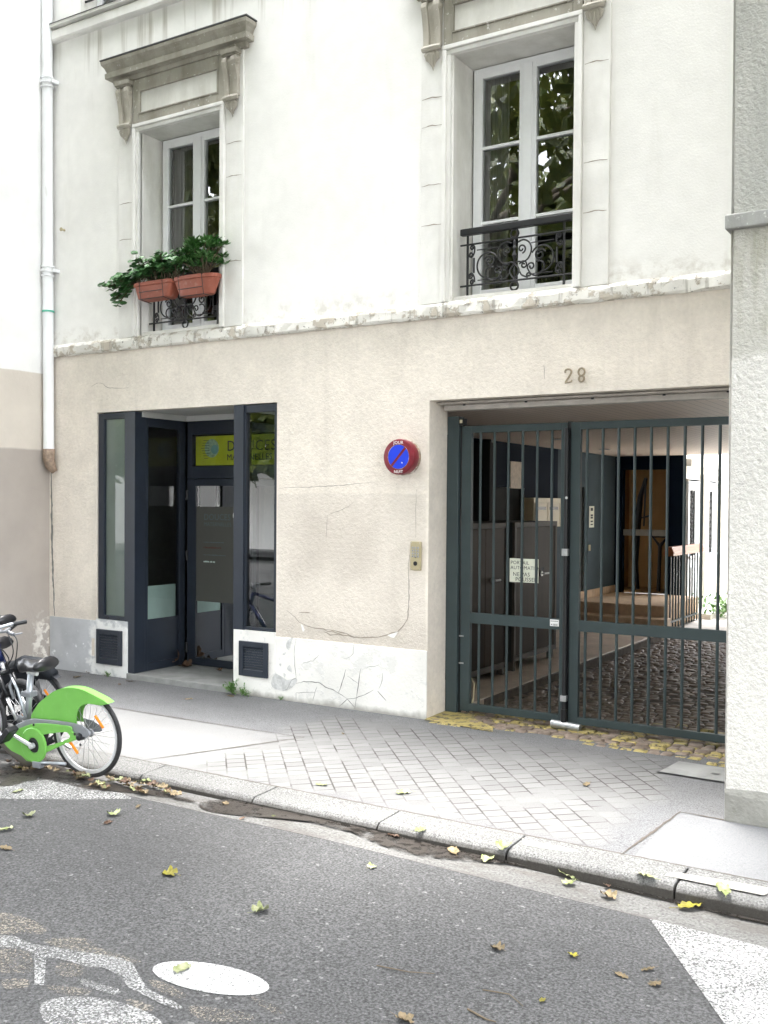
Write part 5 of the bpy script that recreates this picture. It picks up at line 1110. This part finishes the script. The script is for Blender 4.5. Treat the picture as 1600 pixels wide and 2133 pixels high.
    b = MB(); b.smooth = True; b.tube([(.40,.09,.085),(.30,.095,.10),(.13,.095,.115)], [.014,.013,.012], 10); b.build('kickstand', m_bsil, k); b = MB(); b.box(.37,.45,.06,.11,.05,.10); b.build('kickstand_mount', m_bgrey, k, bevel=.006)
    b = MB(); b.lathe([(.030,.055),(.026,.09),(.014,.098)], lambda u, v, w: (u, w, .326+v), 16); b.build('axle_nut', m_black, k)
    b = MB(); b.smooth = True
    for s in (-1, 1): b.tube([(1.0,s*.05,.78),(1.06,s*.055,.55),(1.13,s*.055,.334)], .017, 8)
    b.build('fork', frame, k)
    b = MB(); b.smooth = True; b.tube([(1.0,0,.80),(.96,0,1.02)], .024, 10); b.tube([(.86,-.31,1.06),(.93,-.2,1.05),(.96,0,1.03),(.93,.2,1.05),(.86,.31,1.06)], .013, 10); b.build('handlebar', m_bsil, k)
    b = MB(); b.tube([(.86,-.31,1.06),(.90,-.22,1.055)], .018, 8); b.tube([(.86,.31,1.06),(.90,.22,1.055)], .018, 8); b.build('grip', m_black, k)
    if digits:
        t = text('lettering', digits, .034, m_whitep, k, (.345, .0752, .350), rot=(R(90), R(6), R(180)), ext=.0004)
    return k
BO = [-5.735,-2.715,-0.1]
share_bike('green share bicycle parked with its rear wheel against the kerb', m_bgreen, m_bgrey, BO, [-0.995,-0.105,0.0], [0.104,-0.992,-0.07], [0.007,-0.069,0.998], '77918')
dk = share_bike('charcoal share bicycle standing behind the mountain bicycle on the pavement edge', m_bdark, m_bdark, (BO[0]-.95, BO[1]+.33, -.06), [-0.995,-0.105,0.0], [0.104,-0.992,-0.07], [0.007,-0.069,0.998], None, m_bsil=m_dkt, m_alu=m_dkt)
b = MB(); b.smooth = True; b.tube([(-.20,0,.60),(-.05,0,.66),(.12,0,.67),(.28,0,.62)], [.045,.075,.07,.04], 12); b.build('rear_housing', m_bdark, dk)
b = MB(); b.box(.52,.80,.10,.14,.13,.27); b.build('battery_pack', m_pink, dk, bevel=.012); b = MB(); b.box(.66,.79,.1405,.143,.16,.235); b.build('battery_label', m_black, dk)
b = MB(); b.box(.82,.93,.11,.114,.30,.47); b.build('tag_plate', m_whitep, dk); text('lettering', 'S', .07, m_ink, dk, (.86, .1145, .33), rot=(R(90), 0, R(180)), ext=.0004)
def mtb(lab):
    k = thing('bicycle', lab, 'bicycle')
    wheel(k, 'rear_wheel', 0, .315, .027, refl=False, mr=m_black); wheel(k, 'front_wheel', 1.05, .315, .027, refl=False, mr=m_black)
    b = MB(); b.smooth = True; hd, hb = (.735,0,.88), (.79,0,.74)
    b.tube([(.30,0,.78),hd], .019, 10); b.tube([(.40,0,.31),hb], .026, 12); b.tube([(.27,0,.86),(.40,0,.31)], .018, 10)
    for s in (-1, 1): b.tube([(0,s*.06,.315),(.40,s*.04,.31)], .011, 8); b.tube([(0,s*.06,.315),(.30,s*.03,.76)], .009, 8)
    b.tube([hb,hd], .028, 12); b.build('frame', m_navyb, k)
    b = MB(); b.tube([(.55,.021,.50),(.72,.026,.70)], .006, 6); b.tube([(.45,.014,.80),(.70,.019,.862)], .005, 6); b.build('decal', m_whitep, k)
    b = MB(); b.smooth = True
    for s in (-1, 1): b.tube([(.83,s*.062,.66),(.94,s*.062,.48)], .019, 10)
    b.tube([(.83,-.075,.66),(.83,.075,.66)], .022, 10); b.build('fork', m_black, k)
    b = MB(); b.smooth = True
    for s in (-1, 1): b.tube([(.83,s*.062,.65),(.86,s*.062,.60)], .022, 10); b.tube([(.94,s*.062,.48),(1.05,s*.062,.315)], .013, 10)
    b.tube([(.79,0,.75),(.83,0,.66)], .017, 10); b.build('fork_stanchion', m_alu, k)
    b = MB(); b.smooth = True; b.tube([(.735,0,.87),(.72,0,.95),(.80,0,1.0)], .020, 10); b.build('stem', m_bgrey, k)
    b = MB(); b.smooth = True; b.tube([(.82,-.31,1.03),(.81,-.12,1.0),(.79,.05,.98),(.68,.21,.995)], .0135, 10); b.build('handlebar', m_bgrey, k)
    for g0, g1, l0, l1, l2 in (((.66,.235,.998),(.735,.13,.985),(.76,.09,.97),(.83,.10,.95),(.80,.20,.945)), ((.82,-.33,1.032),(.815,-.22,1.015),(.80,-.17,1.0),(.86,-.18,.98),(.87,-.30,.98))):
        b = MB(); b.smooth = True; b.tube([g0, g1], .019, 10); b.build('grip', m_black, k)
        b = MB(); b.tube([l0, l1], .017, 8); b.tube([l1, l2], [.009,.006], 8); b.build('brake_lever', m_bgrey, k)
        b = MB(); b.tube(smooth_open([l1, (.93,l1[1]*.6,.90), (.94,l1[1]*.3,.76), (.88,.03,.64)]), .0045, 6, cap=False); b.build('brake_cable', m_black, k)
        b = MB(); b.tube(smooth_open([l0, (.92,l0[1]*.3,.84), (.84,.03,.72), (.70,0,.62)]), .0045, 6, cap=False); b.build('brake_cable', m_black, k)
    b = MB(); b.tube([(.27,0,.84),(.225,0,.95)], .014, 10); b.build('seat_post', m_alu, k)
    saddle_mesh(.28, .17, .09).build('saddle', m_saddle, k, loc=(.22, 0, .98))
    b = MB(); b.lathe([(.09,.05),(.09,.055)], lambda u, v, w: (.40+u, w, .31+v), 24); b.tube([(.40,.07,.31),(.50,.08,.18)], .011, 8); b.tube([(.40,-.07,.31),(.30,-.08,.44)], .011, 8); b.build('crank', m_black, k)
    for s, x, z in ((1,.50,.18),(-1,.30,.44)): b = MB(); b.box(x-.05,x+.05,s*.09-.0 if s > 0 else -.19,.19 if s > 0 else -.09,z-.012,z+.012); b.build('pedal', m_black, k, bevel=.004)
    return k
m1 = mtb('navy mountain bicycle facing right behind the green share bicycle'); m1.location = (-7.66, -2.53, -.10); m1.rotation_euler = (R(3), 0, R(-3))
m2 = copy_tree(m1); m2['label'] = 'black saddled mountain bicycle cut by the left edge, only its saddle showing clearly'; m2.location = (-7.42, -2.02, -.10); m2.rotation_euler = (R(-2), 0, R(182))

# ------------------------------------------------------------------ fallen leaves and twigs
def leaf_mesh(kind, curl, seed):
    rd_ = random.Random(seed); b = MB(); lob = 5 if kind == 'plane' else 1; n = 30; rings = 4; vs = [Vector((0,0,0))]
    for j in range(1, rings+1):
        for i in range(n):
            a = 2*math.pi*i/n
            if kind == 'plane': r = .5*(.60+.40*abs(math.cos(2.5*(a)))**.8)*(1-.12*math.cos(a))*(1+rd_.uniform(-.05,.05))
            else: r = .5*(.62+.38*abs(math.cos(a))**1.5)*(1+rd_.uniform(-.04,.04))*(1 if abs(math.cos(a)) > .3 else .95)
            r *= j/rings; x, y = r*math.cos(a), r*math.sin(a)*(.9 if kind == 'plane' else .72)
            z = curl*(y*y*2.2+.35*x*x*(1 if x > 0 else .3))+.035*math.sin(7*a+seed)*(j/rings)**2+.03*math.sin(3*x*9+seed)
            vs.append(Vector((x, y, z+.02)))
    fs = [(0, 1+i, 1+(i+1) % n) for i in range(n)]+[(1+j*n+i, 1+(j+1)*n+i, 1+(j+1)*n+(i+1) % n, 1+j*n+(i+1) % n) for j in range(rings-1) for i in range(n)]
    b.smooth = True; b._add(vs, fs); b.tube([(-.45,0,.03),(-.62,.02,.03),(-.85,.07,.05)], [.012,.009,.010], 5); return b
_lm = {}
def leaf(pos, size, mat, label, group=None, kind='plane', curl=.6, rz=None, tilt=None, name='fallen_leaf', category='leaf'):
    curl *= .62
    key = (mat.name, kind, round(curl, 1), random.randrange(3))
    if key not in _lm: o = leaf_mesh(kind, curl, len(_lm)*7+3).build(name, mat); _lm[key] = o
    else: o = _lm[key].copy(); C.objects.link(o)
    z = zr(pos[0]) if pos[1] < KY else zp(pos[1])
    o.location = (pos[0], pos[1], z+.006+size*.02); size *= .8; o.scale = (size, size, size)
    t = tilt if tilt is not None else random.uniform(-.25, .25)
    o.rotation_euler = (t, random.uniform(-.15, .15), rz if rz is not None else random.uniform(0, 6.28))
    tag(o, label, category, group or 'fallen leaves on the road and pavement'); return o
RLP = [[-5.334,-3.577],[-4.899,-3.258],[-3.863,-3.83],[-3.135,-3.933],[-3.001,-3.114],[-3.037,-4.613],[-3.163,-2.611],[-2.997,-2.576],[-2.733,-2.639],[-2.521,-2.593],[-2.443,-2.575],[-2.049,-2.592],[-1.994,-2.696],[-1.747,-2.745],[-1.608,-2.57],[-1.353,-2.62],[-1.21,-2.557],[-1.98,-3.637],[-1.659,-3.505],[-5.227,-3.835],[-4.945,-4.052],[-4.894,-3.046],[-4.805,-3.394],[-4.012,-2.715],[-4.449,-2.679],[-4.149,-2.864],[-1.806,-2.613],[-2.006,-4.429],[-6.356,-2.852],[-5.853,-3.249],[-1.328,-3.441],[-1.26,-3.559],[-1.408,-3.566],[-1.613,-3.969]]
RLD = [(.12,'lg','curled pale green leaf on the dark road in front of the green bicycle',1.2),(.13,'lg','pale folded leaf on the dark asphalt near the left gutter',1.1),(.12,'ly','bright yellow leaf lying alone in the middle left of the road',.9),(.12,'lg','crumpled pale green leaf alone in the centre of the road',1.4),(.08,'lg','small pale leaf on the road just below the gutter strip',.8),
 (.12,'lg','greenish leaf lying on the white cyclist head marking',1.0),(.11,'lb','small browning leaf in the wet gutter, leftmost of the row along the kerb',1.0),(.12,'lg','pale leaf with a stalk in the wet gutter beside the browning one',1.1),(.15,'lp','crumpled buff and yellow leaf in the wet gutter',1.2),(.19,'lg','large fresh green leaf in the gutter by the dark kerb joint',.8),
 (.14,'lg','green leaf tucked under the large one by the dark kerb joint',1.2),(.14,'lg','long stalked olive leaf against the kerb face',1.0),(.11,'lg','pale underside leaf in the gutter right below the long stalked one',.6),(.12,'lp','buff yellow leaf with a dark tip on the gutter concrete',1.0),(.15,'lg','green heart shaped leaf close to the kerb step',.8),
 (.19,'ly','large vivid yellow leaf at the right end of the gutter',.6),(.18,'lg','pale rolled leaf at the far right of the gutter',1.4),(.09,'lp','small dry leaf with a thin stalk in the lower middle of the road',1.0),(.07,'ly','tiny yellowish leaf in the lower right of the road',.8),(.13,'lg','pale leaf on the road at the left edge of the picture',.9),
 (.11,'lp','thin dry leaf at the left edge on the dark road',.8),(.07,'lp','small buff leaf just outside the left gutter edge',.8),(.09,'lb','brown sliver of leaf on the dark road below the gutter',.8),(.06,'lg','little pale leaf on the light gutter concrete',.5),(.10,'lp','jagged cream leaf in the damp gutter left of centre',.8),
 (.06,'lb','small reddish leaf in the gutter left of centre',.8),(.06,'lb','small pinkish brown leaf in the gutter to the right',.8),(.11,'lp','pale leaf cut by the bottom edge of the picture',.8),(.13,'ly','bright yellow leaf under the green bicycle frame',.6),(.11,'lg','flat green leaf on the worn bay marking',.3),
 (.08,'lp','torn leaf scrap on the road beside the white triangle, upper one',.3),(.09,'lp','torn leaf scrap on the road beside the white triangle, lower one',.3),(.08,'lp','flattened pale leaf scrap left of the other scraps',.3),(.06,'ly','tiny pale bud scale near the bottom of the road',.8)]
LM = {'lg': m_lg, 'ly': m_ly, 'lb': m_lb, 'lp': m_lp}
for p, (s, m, lab, cu) in zip(RLP, RLD): leaf(p, s, LM[m], lab, curl=cu, kind='plane' if random.random() < .45 else 'oval')
PLD = [(.14,'lg','fresh green leaf on the pavers near the kerb in the middle',.7),(.10,'lp','pale leaf on the pavement paving in front of the gate',.5),(.11,'lg','thin green leaf on the pavers left of the fresh green one',.4),(.10,'lp','cream leaf on the dark asphalt, second from the shop post',.6),(.05,'lp','little pale scrap on the asphalt near the plinth',.5),(.10,'lp','yellowish leaf on the asphalt nearest the right vent grille',.8),
 (.13,'lp','pale dry leaf in the row below the left vent grille, right one',.5),(.13,'lp','pale dry leaf in the row below the left vent grille, left one',.5),(.10,'lb','small red brown leaf on the asphalt before the shop threshold, right one',.8),(.12,'lb','brown leaf at the foot of the grey plinth',.8),(.08,'lb','small red brown leaf on the asphalt before the shop threshold, left one',.8)]
for p, (s, m, lab, cu) in zip([[-3.47,-1.979],[-2.466,-1.154],[-4.056,-2.115],[-6.805,-0.485],[-4.735,-0.841],[-6.544,-0.172],[-8.444,-0.012],[-8.656,-0.268],[-7.974,-0.144],[-8.771,-0.008],[-7.951,-0.311]], PLD): leaf(p, s, LM[m], lab, curl=cu, kind='oval')
for i, (x, y, s) in enumerate(((-8.03, .66, .26), (-7.86, .62, .22), (-7.36, .60, .10))):
    o = leaf((x, y), s, m_lb, ('big curled brown leaf standing in the corner of the shop threshold', 'crumpled brown leaf lying beside the big one on the shop threshold', 'small brown leaf at the shop door by the right post')[i], curl=1.3, tilt=(1.0, .3, .1)[i]); o.location.z = .068+(.07 if i == 0 else .01)
for i, p in enumerate([[-5.891,-2.739],[-5.139,-2.802],[-5.522,-2.843],[-5.028,-2.683],[-5.411,-2.721],[-5.813,-2.762],[-5.072,-2.823],[-5.45,-2.865],[-4.961,-2.705],[-5.34,-2.744],[-5.736,-2.785],[-5.227,-2.622],[-5.38,-2.886],[-4.895,-2.727],[-5.269,-2.766],[-5.661,-2.807],[-5.157,-2.645],[-5.549,-2.683],[-4.83,-2.749],[-5.2,-2.788],[-5.587,-2.829],[-5.088,-2.668],[-5.475,-2.707],[-5.881,-2.747],[-5.131,-2.809],[-5.514,-2.851],[-5.021,-2.69],[-5.403,-2.729],[-5.804,-2.77],[-5.29,-2.606],[-5.442,-2.872],[-4.954,-2.713],[-5.331,-2.752],[-5.727,-2.793],[-5.219,-2.63],[-5.371,-2.893]]):
    y = min(p[1], -2.62-.02*(i % 5)); k = i % 4
    o = leaf((p[0], y), random.uniform(.07,.12), (m_lb, m_lp, m_lp, m_lg)[k], ('crumpled brown leaf in the litter along the kerb by the green bicycle', 'dry buff leaf in the litter along the kerb by the green bicycle', 'dry buff leaf in the litter along the kerb by the green bicycle', 'faded greenish leaf in the litter along the kerb by the green bicycle')[k],
        ('brown litter leaves', 'buff litter leaves', 'buff litter leaves', 'greenish litter leaves')[k], curl=.8); o.location.z += random.uniform(0, .03)
for i, p in enumerate([[-6.552,-2.778],[-6.321,-2.91],[-6.484,-2.733],[-6.255,-2.867],[-6.416,-2.689],[-6.189,-2.823],[-6.348,-2.644],[-6.123,-2.78],[-6.28,-2.599],[-6.057,-2.736],[-6.552,-2.778],[-6.321,-2.91],[-6.484,-2.733],[-6.255,-2.867],[-6.416,-2.689],[-6.189,-2.823]]):
    o = leaf((p[0], p[1]), random.uniform(.06,.11), (m_lb, m_lp)[i % 2], ('brown leaf litter under the green bicycle frame', 'buff leaf litter under the green bicycle frame')[i % 2], ('brown leaves under the bicycle', 'buff leaves under the bicycle')[i % 2], curl=1.2); o.location.z += random.uniform(0, .02)
def twig(P, lab, r=.0028):
    b = MB(); b.tube([(p[0], p[1], zr(p[0])+.007) for p in P], [r]+[r*.8]*(len(P)-2)+[r*.5], 6); tag(b.build('twig', m_stem), lab, 'twig', 'twigs on the road')
twig([(-1.86,-4.03),(-1.75,-4.00),(-1.66,-4.06)], 'thin curved twig in the lower right of the road'); twig([(-1.84,-4.21),(-1.74,-4.24),(-1.70,-4.235)], 'short thick twig near the bottom of the road', .0045); twig([(-2.35,-4.1),(-2.2,-4.07),(-2.1,-4.02)], 'pale twig right of the white cyclist head')

# ------------------------------------------------------------------ street trees over the road (behind the viewpoint) and the house opposite
def blocked(p):  # crowns are shaped for the light: road shaded, pavement strip left open
    t = (p.z+.03)/SUN.z; g = p-SUN*t
    if g.x < 1.6 and g.y > -2.42: return random.random() < .97
    if g.y < -6.0 or g.x > 5.5 or g.x < -10.5: return random.random() < .6
    return False
def street_tree(lab, x, y, rx, ry, zc, rz_, n, ls=.31):
    t = thing('street_tree', lab, 'tree', (0,0,0)); b = MB(); b.smooth = True
    b.tube([(x,y,-.2),(x+.05,y,1.5),(x-.05,y+.05,3.5),(x,y+.1,5.6),(x+.1,y+.3,8.0)], [.32,.26,.22,.19,.13], 14)
    for i in range(11):
        a = i*2.4; z0 = random.uniform(4.6, 7.5); L = random.uniform(.55,.9)
        tip = (x+rx*L*math.cos(a), y+ry*L*math.sin(a), zc+random.uniform(-.6,1.2)); mid = (x+rx*L*.4*math.cos(a), y+ry*L*.4*math.sin(a), (z0+tip[2])/2+.6)
        if tip[1] > -1.5 or tip[2] < 7: continue
        b.tube([(x,y+.1,z0), mid, tip], [.13,.08,.03], 8)
    b.build('trunk', m_bark, t)
    b = MB(); clumps = [Vector((x+rx*random.uniform(-1,1), y+ry*random.uniform(-1,1), zc+rz_*random.uniform(-1,1))) for _ in range(90)]
    k = 0
    while k < n:
        c = random.choice(clumps); p = c+Vector((random.gauss(0,.9), random.gauss(0,.9), random.gauss(0,.5)))
        if ((p.x-x)/rx)**2+((p.y-y)/ry)**2 > 1.15 or p.y > -1.0 or p.z < (6.2 if y > -15 else 2.6): continue
        k += 1
        if y > -15 and blocked(p): continue
        s = ls*random.uniform(.78, 1.22); d = rv().normalized(); u = d.orthogonal().normalized(); v = d.cross(u)
        b._add([p-u*s*.5, p-v*s*.38+u*s*.05, p+u*s*.55, p+v*s*.38+u*s*.05], [(0,1,2,3)])
    b.build('crown', m_tree, t); return t
street_tree('leafy plane tree across the street, left of the viewpoint', -10.5, -11.0, 9.0, 10.3, 9.3, 1.8, 45000)
street_tree('leafy plane tree across the street behind the viewpoint', 3.0, -11.0, 9.5, 10.3, 9.3, 1.8, 45000)
street_tree('leafy street tree on the far pavement opposite the house', -13.0, -20.0, 6.0, 2.4, 7.0, 3.6, 9000, .6)
street_tree('leafy street tree on the far pavement further along to the left', -24.0, -20.0, 6.0, 2.4, 7.0, 3.6, 9000, .6)
ho = thing('opposite_house', 'pale house across the street seen only in the window reflections', 'building')
b = MB(); b.box(-60, 25, -30, -24, -.3, 10); b.build('wall', m_upper, ho)
b = MB(); b.box(-60, 25, -24, -23.9, 3.9, 4.1); b.box(-60, 25, -24, -23.8, 9.7, 10); b.build('cornice', m_trim, ho)
for i in range(16):
    for z in (1.0, 4.8, 7.2):
        x = -50+4.4*i; b = MB(); b.box(x, x+1.3, -23.99, -23.93, z, z+2.2); b.build('window', m_dark, ho)
